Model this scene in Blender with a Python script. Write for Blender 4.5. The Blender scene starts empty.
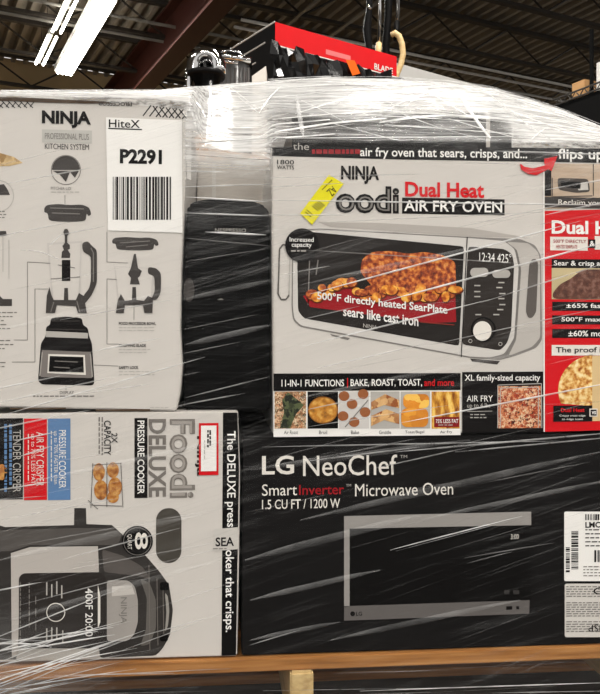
import bpy, bmesh, math, random
from mathutils import Vector, Matrix
random.seed(7)
# ------------------------------------------------------------------ camera
FPX, D, YAW, ZC = 781.0, 1.25, math.radians(5.3), 0.65
FWD = Vector((math.sin(YAW), math.cos(YAW), 0)); RGT = Vector((math.cos(YAW), -math.sin(YAW), 0))
CAM = Vector((0, 0, ZC)) - D * FWD
scn = bpy.context.scene
COL = scn.collection
cd = bpy.data.cameras.new('camera'); co = bpy.data.objects.new('camera', cd); COL.objects.link(co)
cd.sensor_fit = 'HORIZONTAL'; cd.sensor_width = 36; cd.lens = 36 * FPX / 600; cd.clip_start = 0.02
co.location = CAM; co.rotation_euler = (math.pi / 2, 0, -YAW)
scn.camera = co
# ------------------------------------------------------------------ world and exposure
w = bpy.data.worlds.new('world'); scn.world = w; w.use_nodes = True
bg = w.node_tree.nodes['Background']; bg.inputs[0].default_value = (1.0, 0.965, 0.92, 1); bg.inputs[1].default_value = 0.50
scn.view_settings.view_transform = 'Standard'; scn.view_settings.look = 'None'
scn.view_settings.exposure = 0.74; scn.view_settings.gamma = 1.0; scn.view_settings.use_curve_mapping = False
LAMP_W = 75.0
# ------------------------------------------------------------------ helpers
def F(px, py, Y=0.0):            # photo pixel -> point on the upright plane y = Y
    r = FWD + RGT * ((px - 300) / FPX) + Vector((0, 0, 1)) * ((347 - py) / FPX)
    return CAM + r * ((Y - CAM.y) / r.y)
def Q(px, py, d):                # photo pixel -> point at depth d
    return CAM + (FWD + RGT * ((px - 300) / FPX) + Vector((0, 0, 1)) * ((347 - py) / FPX)) * d
def lin(c): return tuple(((v / 255) / 12.92 if v / 255 <= 0.04045 else ((v / 255 + 0.055) / 1.055) ** 2.4) for v in c[:3])
MATS = {}
def mat(rgb, rough=0.5, metal=0.0, var=0.06, scale=14.0, bump=0.0, emit=0.0):
    key = (rgb, rough, metal, var, scale, bump, emit)
    if key in MATS: return MATS[key]
    m = bpy.data.materials.new('surface'); m.use_nodes = True; nt = m.node_tree; b = nt.nodes['Principled BSDF']
    l = lin(rgb)
    tc = nt.nodes.new('ShaderNodeTexCoord'); n = nt.nodes.new('ShaderNodeTexNoise'); n.inputs['Scale'].default_value = scale; n.inputs['Detail'].default_value = 4
    nt.links.new(tc.outputs['Object'], n.inputs['Vector'])
    mx = nt.nodes.new('ShaderNodeMix'); mx.data_type = 'RGBA'
    mx.inputs[6].default_value = (*[v * (1 - var) for v in l], 1); mx.inputs[7].default_value = (*[min(1, v * (1 + var)) for v in l], 1)
    nt.links.new(n.outputs['Fac'], mx.inputs[0]); nt.links.new(mx.outputs[2], b.inputs['Base Color'])
    b.inputs['Roughness'].default_value = rough; b.inputs['Metallic'].default_value = metal
    if bump:
        bp = nt.nodes.new('ShaderNodeBump'); bp.inputs['Strength'].default_value = bump; bp.inputs['Distance'].default_value = 0.01
        nt.links.new(n.outputs['Fac'], bp.inputs['Height']); nt.links.new(bp.outputs[0], b.inputs['Normal'])
    if emit:
        b.inputs['Emission Color'].default_value = (*l, 1); b.inputs['Emission Strength'].default_value = emit
    if not metal and rough >= .35: b.inputs['Specular IOR Level'].default_value = .15
    MATS[key] = m; return m
def ramp_mat(stops, scale=40, kind='voronoi', rough=0.45, stretch=(1, 1, 1), detail=5, rot=0):
    key = (tuple(stops), scale, kind, stretch, rot)
    if key in MATS: return MATS[key]
    m = bpy.data.materials.new('printed_picture'); m.use_nodes = True; nt = m.node_tree; b = nt.nodes['Principled BSDF']
    tc = nt.nodes.new('ShaderNodeTexCoord'); mp = nt.nodes.new('ShaderNodeMapping'); mp.inputs['Scale'].default_value = stretch; mp.inputs['Rotation'].default_value = (0, rot, 0)
    nt.links.new(tc.outputs['Object'], mp.inputs[0])
    r = nt.nodes.new('ShaderNodeValToRGB')
    n = nt.nodes.new('ShaderNodeTexNoise'); n.inputs['Scale'].default_value = scale; n.inputs['Detail'].default_value = detail
    nt.links.new(mp.outputs[0], n.inputs[0]); src = n.outputs['Fac']
    if kind == 'voronoi':
        v = nt.nodes.new('ShaderNodeTexVoronoi'); v.inputs['Scale'].default_value = scale
        ad = nt.nodes.new('ShaderNodeVectorMath'); ad.operation = 'MULTIPLY_ADD'; ad.inputs[1].default_value = (0.02, 0.02, 0.02)
        nt.links.new(n.outputs['Color'], ad.inputs[0]); nt.links.new(mp.outputs[0], ad.inputs[2]); nt.links.new(ad.outputs[0], v.inputs[0])
        mm = nt.nodes.new('ShaderNodeMath'); mm.operation = 'MULTIPLY_ADD'; mm.inputs[1].default_value = 0.7
        m2 = nt.nodes.new('ShaderNodeMath'); m2.operation = 'MULTIPLY'; m2.inputs[1].default_value = 0.4
        sp = nt.nodes.new('ShaderNodeSeparateColor'); nt.links.new(v.outputs['Color'], sp.inputs[0])
        nt.links.new(n.outputs['Fac'], m2.inputs[0]); nt.links.new(sp.outputs[0], mm.inputs[0]); nt.links.new(m2.outputs[0], mm.inputs[2]); src = mm.outputs[0]
    nt.links.new(src, r.inputs[0])
    el = r.color_ramp.elements
    while len(el) < len(stops): el.new(0.5)
    for e, (p, c) in zip(el, stops): e.position = p; e.color = (*lin(c), 1)
    b.inputs['Specular IOR Level'].default_value = .28; nt.links.new(r.outputs[0], b.inputs['Base Color']); b.inputs['Roughness'].default_value = rough
    MATS[key] = m; return m
def link(name, me, material, parent=None, smooth=False):
    o = bpy.data.objects.new(name, me); COL.objects.link(o)
    if material: me.materials.append(material)
    if smooth:
        for p in me.polygons: p.use_smooth = True
    if parent:
        o.parent = parent; o.matrix_parent_inverse = basis(parent).inverted()
    return o
def basis(o):
    m = Matrix.LocRotScale(o.location, o.rotation_euler, o.scale)
    return (basis(o.parent) @ o.matrix_parent_inverse @ m) if o.parent else m
def mesh(name, verts, faces, material, parent=None, smooth=False):
    me = bpy.data.meshes.new(name); me.from_pydata([tuple(v) for v in verts], [], faces); me.update()
    return link(name, me, material, parent, smooth)
def bm_obj(name, bm, material, parent=None, smooth=False):
    me = bpy.data.meshes.new(name); bm.to_mesh(me); bm.free()
    return link(name, me, material, parent, smooth)
def tag(o, label, cat, group=None, kind=None):
    o['label'] = label; o['category'] = cat
    if group: o['group'] = group
    if kind: o['kind'] = kind
    return o
def empty(name, loc, label, cat, group=None):
    o = bpy.data.objects.new(name, None); COL.objects.link(o); o.location = loc; o.empty_display_size = 0.05
    return tag(o, label, cat, group)
def structure(o): o['kind'] = 'structure'; return o
def box_bm(bm, c, ax, ay, az, bevel=0.0):     # centre and three half-axis vectors
    vs = [bm.verts.new(c + ax * i + ay * j + az * k) for i in (-1, 1) for j in (-1, 1) for k in (-1, 1)]
    fs = [bm.faces.new([vs[q] for q in f]) for f in ((0, 1, 3, 2), (4, 6, 7, 5), (0, 4, 5, 1), (2, 3, 7, 6), (0, 2, 6, 4), (1, 5, 7, 3))]
    if bevel:
        es = list({e for f in fs for e in f.edges})
        bmesh.ops.bevel(bm, geom=es, offset=bevel, segments=2, affect='EDGES')
def box(name, c, ax, ay, az, material, parent=None, bevel=0.0):
    bm = bmesh.new(); box_bm(bm, Vector(c), Vector(ax), Vector(ay), Vector(az), bevel)
    bmesh.ops.recalc_face_normals(bm, faces=bm.faces)
    return bm_obj(name, bm, material, parent)
def abox(name, x0, x1, y0, y1, z0, z1, material, parent=None, bevel=0.0):
    return box(name, ((x0 + x1) / 2, (y0 + y1) / 2, (z0 + z1) / 2), ((x1 - x0) / 2, 0, 0), (0, (y1 - y0) / 2, 0), (0, 0, (z1 - z0) / 2), material, parent, bevel)
def tube_bm(bm, pts, rad, n=10, cap=True):
    pts = [Vector(p) for p in pts]; rings = []
    rr = rad if isinstance(rad, (list, tuple)) else [rad] * len(pts)
    up = None
    for i, p in enumerate(pts):
        t = ((pts[min(i + 1, len(pts) - 1)] - pts[max(i - 1, 0)])).normalized()
        if up is None:
            up = t.orthogonal().normalized()
        up = (up - t * up.dot(t)).normalized(); s = t.cross(up)
        rings.append([bm.verts.new(p + (up * math.cos(2 * math.pi * k / n) + s * math.sin(2 * math.pi * k / n)) * rr[i]) for k in range(n)])
    for a, b in zip(rings, rings[1:]):
        for k in range(n): bm.faces.new((a[k], a[(k + 1) % n], b[(k + 1) % n], b[k]))
    if cap: bm.faces.new(rings[0][::-1]); bm.faces.new(rings[-1])
def tube(name, pts, rad, material, parent=None, n=10, smooth=True):
    bm = bmesh.new(); tube_bm(bm, pts, rad, n); bmesh.ops.recalc_face_normals(bm, faces=bm.faces)
    return bm_obj(name, bm, material, parent, smooth)
# ------------------------------------------------------------------ flat print
LAY = 0.0004
SMOOTH = {'printed_handle', 'printed_lid', 'printed_chicken', 'printed_motor_base', 'printed_cooker', 'printed_frame', 'printed_oven', 'printed_door', 'printed_control_panel', 'printed_shoulder', 'printed_rim', 'printed_lid_top', 'printed_steak', 'printed_vent', 'printed_lid_handle', 'printed_oven_side', 'printed_chips'}
def soften(pts, r=.22):          # round the corners of an outline
    out = []
    for i in range(len(pts)):
        (ax, ay), (bx, by) = pts[i], pts[(i + 1) % len(pts)]
        k = min(r, r * 9 / max(math.hypot(bx - ax, by - ay), .01))
        out += [(ax + (bx - ax) * k, ay + (by - ay) * k), (bx - (bx - ax) * k, by - (by - ay) * k)]
    return out
def poly(name, pts, material, parent, lay=1, Y=0.0):
    if name in SMOOTH and min(p[0] for p in pts) > -10: pts = soften(soften(pts, .2), .25)
    elif name == 'printed_cooker': pts = pts[:8] + soften(soften(pts[8:17], .2), .25)[2:-4] + pts[17:]
    vs = [F(x, y, Y) for x, y in pts]
    for v in vs: v.y = Y - LAY * lay
    return mesh(name, vs, [list(range(len(vs)))[::-1]], material, parent)
def wrect(x0, y0, x1, y1, Y=0.0):
    xc, yc = (x0 + x1) / 2, (y0 + y1) / 2
    return F(x0, yc, Y).x, F(x1, yc, Y).x, F(xc, y1, Y).z, F(xc, y0, Y).z
def rect(name, x0, y0, x1, y1, material, parent, lay=1, Y=0.0):
    X0, X1, Z0, Z1 = wrect(x0, y0, x1, y1, Y); y = Y - LAY * lay
    return mesh(name, [(X0, y, Z0), (X1, y, Z0), (X1, y, Z1), (X0, y, Z1)], [(0, 1, 2, 3)], material, parent)
def rects(name, lst, material, parent, lay=1, Y=0.0):
    vs, fs = [], []
    for r in lst:
        X0, X1, Z0, Z1 = wrect(*r, Y); y = Y - LAY * lay; k = len(vs)
        vs += [(X0, y, Z0), (X1, y, Z0), (X1, y, Z1), (X0, y, Z1)]; fs.append((k, k + 1, k + 2, k + 3))
    return mesh(name, vs, fs, material, parent)
def disc_pts(cx, cy, rx, ry=None, n=28, a0=0, a1=360):
    ry = ry or rx
    return [(cx + rx * math.cos(math.radians(a0 + (a1 - a0) * i / n)), cy + ry * math.sin(math.radians(a0 + (a1 - a0) * i / n))) for i in range(n if a1 - a0 == 360 else n + 1)]
def round_pts(x0, y0, x1, y1, r, n=6):
    out = []
    for cx, cy, a in ((x1 - r, y1 - r, 0), (x0 + r, y1 - r, 90), (x0 + r, y0 + r, 180), (x1 - r, y0 + r, 270)):
        out += [(cx + r * math.cos(math.radians(a + 90 * i / n)), cy + r * math.sin(math.radians(a + 90 * i / n))) for i in range(n + 1)]
    return out
def ring(name, cx, cy, r, wd, material, parent, lay=1, Y=0.0, n=28, ry=None):
    ry = ry or r
    o = disc_pts(cx, cy, r, ry, n); i = disc_pts(cx, cy, r - wd, ry - wd, n)
    vs = [F(x, y, Y) for x, y in o + i]
    for v in vs: v.y = Y - LAY * lay
    return mesh(name, vs, [(k, n + k, n + (k + 1) % n, (k + 1) % n) for k in range(n)], material, parent)
def lines(name, segs, wd, material, parent, lay=1, Y=0.0):
    vs, fs = [], []
    for (x0, y0, x1, y1) in segs:
        dx, dy = x1 - x0, y1 - y0; L = math.hypot(dx, dy); nx, ny = -dy / L * wd / 2, dx / L * wd / 2; k = len(vs)
        for x, y in ((x0 + nx, y0 + ny), (x1 + nx, y1 + ny), (x1 - nx, y1 - ny), (x0 - nx, y0 - ny)):
            v = F(x, y, Y); v.y = Y - LAY * lay; vs.append(v)
        fs.append((k, k + 1, k + 2, k + 3))
    return mesh(name, vs, fs, material, parent)
def small_print(x0, y0, x1, rows, material, parent, lay=1, Y=0.0, h=1.3, dy=3.0, vertical=False, seed=0):
    rg = random.Random(seed + int(x0 * 7 + y0)); lst = []
    for r in range(rows):
        x = x0; end = x1 - rg.random() * (x1 - x0) * 0.25
        while x < end - 2:
            wd = min(rg.uniform(2, 6), end - x)
            if vertical: lst.append((y0 - r * dy - h, x, y0 - r * dy, x + wd))
            else: lst.append((x, y0 + r * dy, x + wd, y0 + r * dy + h))
            x += wd + 1.2
    return rects('small_print', lst, material, parent, lay, Y)
def text(s, x0, y0, x1, y1, material, parent, lay=2, Y=0.0, bold=0.0, rot=False, flip=False, quad=None, slope=0.0, res=3):
    cu = bpy.data.curves.new('lettering', 'FONT'); cu.body = s; cu.size = 1; cu.offset = bold; cu.resolution_u = res; cu.fill_mode = 'FRONT'
    ob = bpy.data.objects.new('lettering', cu)
    me = bpy.data.meshes.new_from_object(ob); bpy.data.objects.remove(ob); bpy.data.curves.remove(cu)
    xs = [v.co.x for v in me.vertices]; ys = [v.co.y for v in me.vertices]
    ax, bx, ay, by = min(xs), max(xs), min(ys), max(ys)
    if not quad: X0, X1, Z0, Z1 = wrect(x0, y0, x1, y1, Y)
    for v in me.vertices:
        u = (v.co.x - ax) / (bx - ax); q = (v.co.y - ay) / (by - ay)
        if flip: u, q = 1 - u, 1 - q
        if quad:                                   # TL, TR, BR, BL in pixels
            (ax_, ay_), (bx_, by_), (cx_, cy_), (dx_, dy_) = quad
            tx, ty = ax_ + (bx_ - ax_) * u, ay_ + (by_ - ay_) * u; lx, ly = dx_ + (cx_ - dx_) * u, dy_ + (cy_ - dy_) * u
            p = F(lx + (tx - lx) * q, ly + (ty - ly) * q, Y); v.co = (p.x, Y - LAY * lay, p.z)
        elif rot: v.co = (X0 + (X1 - X0) * q, Y - LAY * lay, Z1 + (Z0 - Z1) * u)
        else: v.co = (X0 + (X1 - X0) * u, Y - LAY * lay, Z0 + (Z1 - Z0) * q + (X1 - X0) * u * slope)
    return link('lettering', me, material, parent)
def barcode(x0, y0, x1, y1, n, material, parent, lay=2, Y=0.0, vertical=False, seed=3):
    rg = random.Random(seed); lst = []; x = 0.0; tot = []
    for i in range(n): wd = rg.choice((1, 1, 2, 3)); tot.append((x, x + wd)); x += wd + rg.choice((1, 1, 2))
    L = tot[-1][1]
    for a, b in tot:
        if vertical: lst.append((x0, y0 + (y1 - y0) * a / L, x1, y0 + (y1 - y0) * b / L))
        else: lst.append((x0 + (x1 - x0) * a / L, y0, x0 + (x1 - x0) * b / L, y1))
    return rects('barcode', lst, material, parent, lay, Y)
def carton(name, outline, Y, depth, material, parent, bevel=0.002):
    f = [F(x, y, Y) for x, y in outline]; n = len(f)
    bm = bmesh.new()
    a = [bm.verts.new(v) for v in f]; b = [bm.verts.new(v + Vector((0, depth, 0))) for v in f]
    bm.faces.new(a); bm.faces.new(b[::-1])
    for i in range(n): bm.faces.new((a[i], b[i], b[(i + 1) % n], a[(i + 1) % n]))
    bmesh.ops.recalc_face_normals(bm, faces=bm.faces)
    if bevel: bmesh.ops.bevel(bm, geom=list(bm.edges), offset=bevel, segments=2, affect='EDGES')
    return bm_obj(name, bm, material, parent)
# palette
WHITE = mat((206, 201, 195), 0.5, var=0.03); PAPER = mat((238, 236, 232), 0.55, var=0.02); OFFW = mat((225, 220, 212), 0.5)
BLACK = mat((17, 16, 16), 0.45); INK = mat((24, 22, 22), 0.5); DGREY = mat((64, 60, 58), 0.5, var=0.2, scale=60); MGREY = mat((120, 116, 112), 0.5)
LGREY = mat((178, 174, 168), 0.5); SILV = mat((196, 192, 186), 0.45, var=0.05); RED = mat((206, 18, 28), 0.45); DRED = mat((150, 22, 30), 0.5)
BLUE = mat((92, 128, 172), 0.5); CARD = mat((176, 132, 88), 0.8, var=0.15); KRAFT = mat((84, 66, 50), 0.85, var=0.45, scale=60)
YELL = mat((226, 216, 30), 0.5); TAN = mat((206, 160, 110), 0.7, var=0.1)
for m_ in (BLACK, INK): m_.node_tree.nodes['Principled BSDF'].inputs['Specular IOR Level'].default_value = .06
# ------------------------------------------------------------------ building
SA = YAW - math.radians(26.7)
A = Vector((math.sin(SA), math.cos(SA), 0)); B = Vector((math.cos(SA), -math.sin(SA), 0)); UP = Vector((0, 0, 1))
O = Vector((CAM.x, CAM.y, ZC))
def W(s, t, h): return O + A * s + B * t + UP * h
floor = structure(box('floor', W(2, 2, -ZC - 0.05), A * 12, B * 14, UP * 0.05, mat((66, 63, 60), 0.6, var=0.2, scale=3)))
DECK = mat((146, 137, 124), 0.7, 0.0, var=0.25, scale=3)
bm = bmesh.new(); H = 4.2
prof = []; t = -9.0
while t < 16:
    prof += [(t, H), (t + 0.055, H), (t + 0.07, H + 0.12), (t + 0.155, H + 0.12), (t + 0.17, H)]; t += 0.17
lo = [bm.verts.new(W(-7, a, h)) for a, h in prof]; hi = [bm.verts.new(W(12.2, a, h)) for a, h in prof]
for i in range(len(prof) - 1):
    if prof[i + 1][0] - prof[i][0] > 1e-4 : bm.faces.new((lo[i], lo[i + 1], hi[i + 1], hi[i]))
ceiling = structure(bm_obj('ceiling', bm, DECK))
wall = structure(box('wall_back', W(12.3, 2, 1.8), A * 0.1, B * 14, UP * 2.45, mat((206, 178, 134), 0.8, var=0.2, scale=2)))
STEEL = mat((64, 59, 54), 0.55, var=0.2, scale=5); PIPE = mat((150, 146, 138), 0.4, 0.3)
for s in (3.9, 5.25, 6.6, 7.9, 9.2, 10.5, 11.8):
    j = box('roof_joist', W(s, 3, 3.75), A * 0.035, B * 12, UP * 0.02, STEEL, ceiling)
    box('top_chord', W(s, 3, 4.16), A * 0.04, B * 12, UP * 0.025, STEEL, j)
    k = 0; t = -8.0
    bm = bmesh.new()
    while t < 14:
        tube_bm(bm, [W(s, t, 3.76 if k % 2 == 0 else 4.14), W(s, t + 0.6, 4.14 if k % 2 == 0 else 3.76)], 0.013, 5); t += 0.6; k += 1
    bm_obj('web_rods', bm, STEEL, j)
for s, h, r in ((8.77, 3.72, 0.02), (9.25, 3.72, 0.02)):
    tube('conduit_pipe', [W(s, -6, h), W(s, 12, h)], r, PIPE, ceiling, 8)
for s, h in ((7.52, 3.4), (7.72, 3.4)):
    tube('conduit_pipe', [W(s, 3.1, h), W(s, 12, h)], .017, mat((214, 210, 202), .4), ceiling, 8)
for t0 in (3.9, 4.5):
    tube('conduit_pipe', [W(5, t0, 3.7), W(12, t0 , 3.7)], 0.02, PIPE, ceiling, 8)
box('junction_box', W(6.85, 3.95, 3.62), A * 0.09, B * 0.09, UP * 0.04, mat((168, 150, 118), 0.6), ceiling)
GIRD = mat((66, 33, 27), 0.6, var=0.15, scale=4)
gd = box('steel_girder', W(3, 2.8, 3.42), A * 9.1, B * 0.12, UP * 0.015, GIRD, ceiling)
box('web', W(3, 2.8, 3.68), A * 9.1, B * 0.012, UP * 0.25, GIRD, gd); box('top_flange', W(3, 2.8, 3.94), A * 9.1, B * 0.12, UP * 0.015, GIRD, gd)
TUBE = mat((255, 250, 240), 0.4, var=0.0, emit=9.0); HOUS = mat((205, 205, 200), 0.4)
def strip_light(s0, s1, t, h, label, tubes, wd, lamp=True):
    e = empty('strip_light', W((s0 + s1) / 2, t, h), label, 'light', 'fluorescent strip lights under the roof')
    box('housing', W((s0 + s1) / 2, t, h + 0.05), A * ((s1 - s0) / 2), B * wd, UP * 0.035, HOUS, e, 0.004)
    for q in tubes: tube('lamp_tube', [W(s0 + 0.03, t + q, h), W(s1 - 0.03, t + q, h)], 0.024 if wd > .1 else .017, TUBE, e, 8)
    for q in (s0 + 0.3, s1 - 0.3): tube('hanger', [W(q, t, h + 0.08), W(q, t, 4.15)], 0.004, STEEL, e, 5)
    if lamp:
        ld = bpy.data.lights.new('lamp_light', 'AREA'); ld.shape = 'RECTANGLE'; ld.size = wd * 2; ld.size_y = s1 - s0; ld.energy = LAMP_W; ld.color = (1, 0.965, 0.91)
        lo_ = bpy.data.objects.new('lamp_light', ld); COL.objects.link(lo_); lo_.location = W((s0 + s1) / 2, t, h - 0.03); lo_.rotation_euler = (0, 0, -SA)
        lo_.parent = e; lo_.matrix_parent_inverse = basis(e).inverted()
strip_light(8.1, 10.6, 1.84, 3.6, 'wide bright fluorescent strip light, the lower far end near the beige wall', (-0.075, -0.02, 0.035, 0.085), 0.12)
strip_light(5.5, 8.0, 1.80, 3.6, 'wide bright fluorescent strip light running out of the top edge', (-0.075, -0.02, 0.035, 0.085), 0.12)
strip_light(9.35, 10.4, 1.49, 3.6, 'thin twin-tube strip light left of the wide bright one', (-0.03, 0.06), 0.02, False)
strip_light(7.0, 9.25, 1.51, 3.6, 'thin twin-tube strip light at the top edge left of the wide one', (-0.03, 0.06), 0.02, False)
for s, t in ((-2.6, -2.2), (-2.6, 1.8), (-5.2, -2.2), (-5.2, 1.8), (-2.6, 5.8), (1.4, -2.2), (1.4, 1.8)):  # unseen fixtures of the same kind, added to light carton fronts and film top
    strip_light(s - 1.2, s + 1.2, t, 3.6, 'unseen fluorescent strip light added over the aisle out of the frame', (-0.06, 0.06), 0.12)
# ------------------------------------------------------------------ pallet
WOOD = ramp_mat(((0.25, (112, 70, 32)), (0.5, (158, 106, 54)), (0.75, (184, 132, 76))), 6, 'noise', 0.6, (1.2, 14, 22))
WOODP = ramp_mat(((0.25, (170, 140, 92)), (0.5, (196, 168, 116)), (0.8, (214, 188, 138))), 6, 'noise', 0.7, (12, 2, 20))
ZD = 0.157
PX0, PX1, PD = -0.635, 0.635, 0.62
pal = empty('wooden_pallet', (0, PD / 2, 0), 'wooden pallet under the wrapped cartons, light brown deck board showing', 'pallet')
for i in range(5):
    y0 = -0.008 + i * 0.128; abox('deck_board', PX0, PX1, y0, y0 + 0.095, ZD - 0.021, ZD, WOOD, pal, 0.0015)
for x in (PX0 + 0.02, F(301, 690).x, PX1 - 0.02):
    s = abox('stringer', x - 0.0185, x + 0.0185, -0.016, PD - 0.02, 0.018, ZD - 0.0212, WOODP, pal, 0.003)
for y0 in (0.0, 0.26, 0.5): abox('bottom_board', PX0, PX1, y0, y0 + 0.09, 0.001, 0.0178, WOOD, pal, 0.0015)
# ------------------------------------------------------------------ kitchen system carton (upper left)
kb = empty('blender_carton', F(60, 408, 0.2), 'tall white blender carton with the barcode sheet stuck on its front', 'carton')
carton('carton_body', [(-72, 96), (60, 100), (130, 104), (190, 110), (187, 150), (184, 205), (181, 270), (180, 330), (182, 365), (180, 392), (176, 411), (90, 409), (-72, 405.5)], 0.0, 0.42, WHITE, kb)
poly('flap_edge', [(-72, 95.5), (30, 98), (105, 101.5), (116, 104.2), (80, 103.6), (50, 103), (20, 101.6), (-72, 99.5)], KRAFT, kb, 2)
for r in ((10, 407.8, 66, 409.2), (96, 409.2, 150, 410.8)): rect('bottom_flap_edge', *r, KRAFT, kb, 1)
segs = []
for i in range(7):
    x = 143 + i * 6.5; segs += [(x, 116 + i * .5, x + 8, 105.5 + i * .8)]
for i in range(5):
    x = 153 + i * 6.5; segs += [(x, 106 + i * .8, x + 8, 117 + i * .5)]
lines('printed_hatching', segs, 1.2, INK, kb, 1); segs = []
for i in range(6):
    x = -4 + i * 6; segs += [(x, 101, x + 7, 108), (x + 4, 107, x + 8, 102)]
lines('printed_hatching', segs, 0.9, INK, kb, 1)
text('PROCESSOR', 98, 102, 132, 106, INK, kb, 2, flip=True, bold=0.02)
text('NINJA', 42, 111, 91, 128, INK, kb, 2, bold=0.045)
pp = rect('printed_panel', 42, 130, 92, 143, mat((186, 184, 178), 0.5), kb, 1)
text('PROFESSIONAL PLUS', 45, 133.5, 89, 139.5, MGREY, pp, 2)
text('KITCHEN SYSTEM', 45, 144, 89, 149.5, INK, kb, 2)
ring('printed_ring', 66, 170, 15, 0.8, MGREY, kb, 1)
poly('printed_circle_picture', disc_pts(66, 170, 14, 14, 24, 180, 360), DGREY, kb, 1)
poly('printed_circle_picture', [(53, 171), (79, 171), (75, 178), (70, 172), (66, 182), (60, 175)], DGREY, kb, 1)
text('PITCHER LID', 51, 187, 71, 190, MGREY, kb, 2); small_print(51, 191.5, 88, 1, LGREY, kb)
lines('leader_line', [(65, 195, 65, 204)], 0.6, MGREY, kb)
def blade_lid(x0, y0, x1, y1):
    w_, h_ = x1 - x0, y1 - y0
    return poly('printed_lid', [(x0 + a * w_, y0 + b * h_) for a, b in ((0, .25), (.06, .05), (.3, 0), (.55, .06), (.8, .03), (.96, .2), (1, .6), (.93, .68), (.9, .5), (.88, .95), (.6, 1), (.3, .98), (.1, .92), (.08, .5), (.01, .48))], DGREY, kb, 1)
blade_lid(44, 204, 91.5, 222); blade_lid(112, 237, 159, 250.5)
GL = mat((196, 191, 186), 0.4)
pj = poly('printed_pitcher', [(47, 243), (82, 241), (80, 300), (52, 300)], GL, kb, 1)
poly('printed_pitcher_glass', [(49, 245), (80.5, 243), (78.5, 300), (53.5, 300)], WHITE, pj, 2)
poly('printed_blade', [(65, 229), (67.5, 229), (69.5, 233), (67.5, 236), (67.5, 243), (70, 245), (70, 249), (68, 250), (70.5, 254), (70, 258), (61.5, 258), (62, 252), (64, 250), (62.5, 246), (65, 243), (65, 236), (63.5, 232)], DGREY, pj, 3)
poly('printed_blade', [(62, 260), (70.5, 260), (70.5, 281), (62, 281)], INK, pj, 3)
lines('printed_blade', [(58, 265, 75, 268), (51, 279, 80, 277)], 0.8, MGREY, pj, 3)
poly('printed_handle', [(82, 243), (88, 241), (92, 246), (97, 250), (97, 283), (92, 295), (84, 305), (83, 296), (89, 289), (91, 281), (91, 256), (83, 252)], DGREY, pj, 2)
poly('printed_pitcher_foot', [(46, 313), (47, 296), (49.5, 287), (52, 296), (54, 300), (64, 300), (64.5, 288), (68, 288), (68.5, 300), (76, 300), (79, 293), (84, 296), (87, 313), (78, 313), (76, 306), (57, 305), (55, 313)], DGREY, pj, 3)
mb = poly('printed_motor_base', [(38, 381), (41, 343), (46, 336), (46, 327), (50, 325), (51, 318), (66, 316.5), (82, 318), (83, 325), (88, 328), (89, 336), (92, 343), (94.5, 383), (92, 385.5), (42, 384.5)], INK, kb, 1)
poly('printed_front', [(40, 372), (42, 350), (91, 352), (93, 375), (92, 378), (41, 377)], mat((122, 116, 112), 0.4), mb, 2)
poly('printed_band', [(46, 331), (88, 333), (88, 338.5), (46, 337)], LGREY, mb, 2)
poly('printed_screen_border', [(48.5, 354), (85, 355), (86, 375), (47.5, 373)], OFFW, mb, 3); poly('printed_screen', [(50, 356), (83.5, 357), (84, 372.5), (49, 371.5)], BLACK, mb, 4)
lines('printed_highlight', [(93.5, 253, 93.5, 282), (91, 248, 93.5, 253)], 1.1, MGREY, pj, 3); lines('printed_highlight', [(54, 302, 51, 312), (77, 301, 80, 312)], .9, MGREY, pj, 3.5)
lines('printed_highlight', [(42.5, 352, 40, 376), (90.5, 354, 92.5, 377)], 1.2, mat((160, 155, 150), .4), mb, 3); lines('printed_highlight', [(52, 321, 80, 321), (47, 329, 86, 330)], .8, DGREY, mb, 3); lines('printed_icons', [(55, 361, 78, 362), (54, 367, 70, 368)], .9, MGREY, mb, 5)
lines('printed_highlight', [(50, 208, 84, 209), (52, 213, 80, 214)], 1.0, MGREY, kb, 2); lines('printed_highlight', [(120, 243, 150, 241), (126, 247, 148, 245)], .9, MGREY, kb, 2)
text('DISPLAY', 60, 391, 74, 394, INK, kb, 2); small_print(33, 395.5, 103, 1, MGREY, kb)
fb = poly('printed_bowl', [(114, 266), (155, 268), (152, 300), (118, 300)], GL, kb, 1); poly('printed_bowl_glass', [(115.5, 267), (153, 269), (150.5, 300), (119, 300)], WHITE, fb, 2)
poly('printed_blade', [(134, 254), (136, 254), (138, 268), (142, 271), (140, 276), (138, 278), (140, 284.5), (130, 284.5), (131, 278), (128, 274), (131, 268)], DGREY, fb, 3)
poly('printed_handle', [(148, 267), (156, 268), (161, 273), (161, 292), (157, 300), (151, 300), (155, 291), (154.5, 276), (148, 274)], DGREY, fb, 3)
poly('printed_bowl_foot', [(116, 313), (118, 300), (121, 294), (125, 301), (132, 300), (132.5, 287), (136, 287), (136.5, 300), (144, 301), (148, 296), (153, 298), (152.5, 313), (144.5, 313), (143, 305), (125, 305), (124, 313)], DGREY, fb, 3)
for sg in ([(27.5, 262, 27.5, 340), (27.5, 262, 62, 264), (14, 340, 27.5, 340), (35, 289, 35, 362), (35, 289, 48, 289), (12, 362, 35, 362), (107, 232, 107, 262), (107, 262, 128, 263), (107, 279, 107, 344), (107, 279, 130, 280), (107, 344, 119, 344), (94, 365, 118, 366), (134, 305, 134, 320), (66, 386, 66, 390)]): lines('leader_line', [sg], 0.6, MGREY, kb, 1)
for s, y, x1 in (('FOOD PROCESSOR BOWL', 322, 156), ('CHOPPING BLADE', 344, 146), ('SAFETY LOCK', 366, 138.5)):
    text(s, 119, y, x1, y + 3, INK, kb, 2, bold=0.02); small_print(119, y + 5, 156, 2, LGREY, kb, h=1.0, seed=y)
small_print(150, 407, 172, 1, LGREY, kb, h=0.8)
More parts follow.
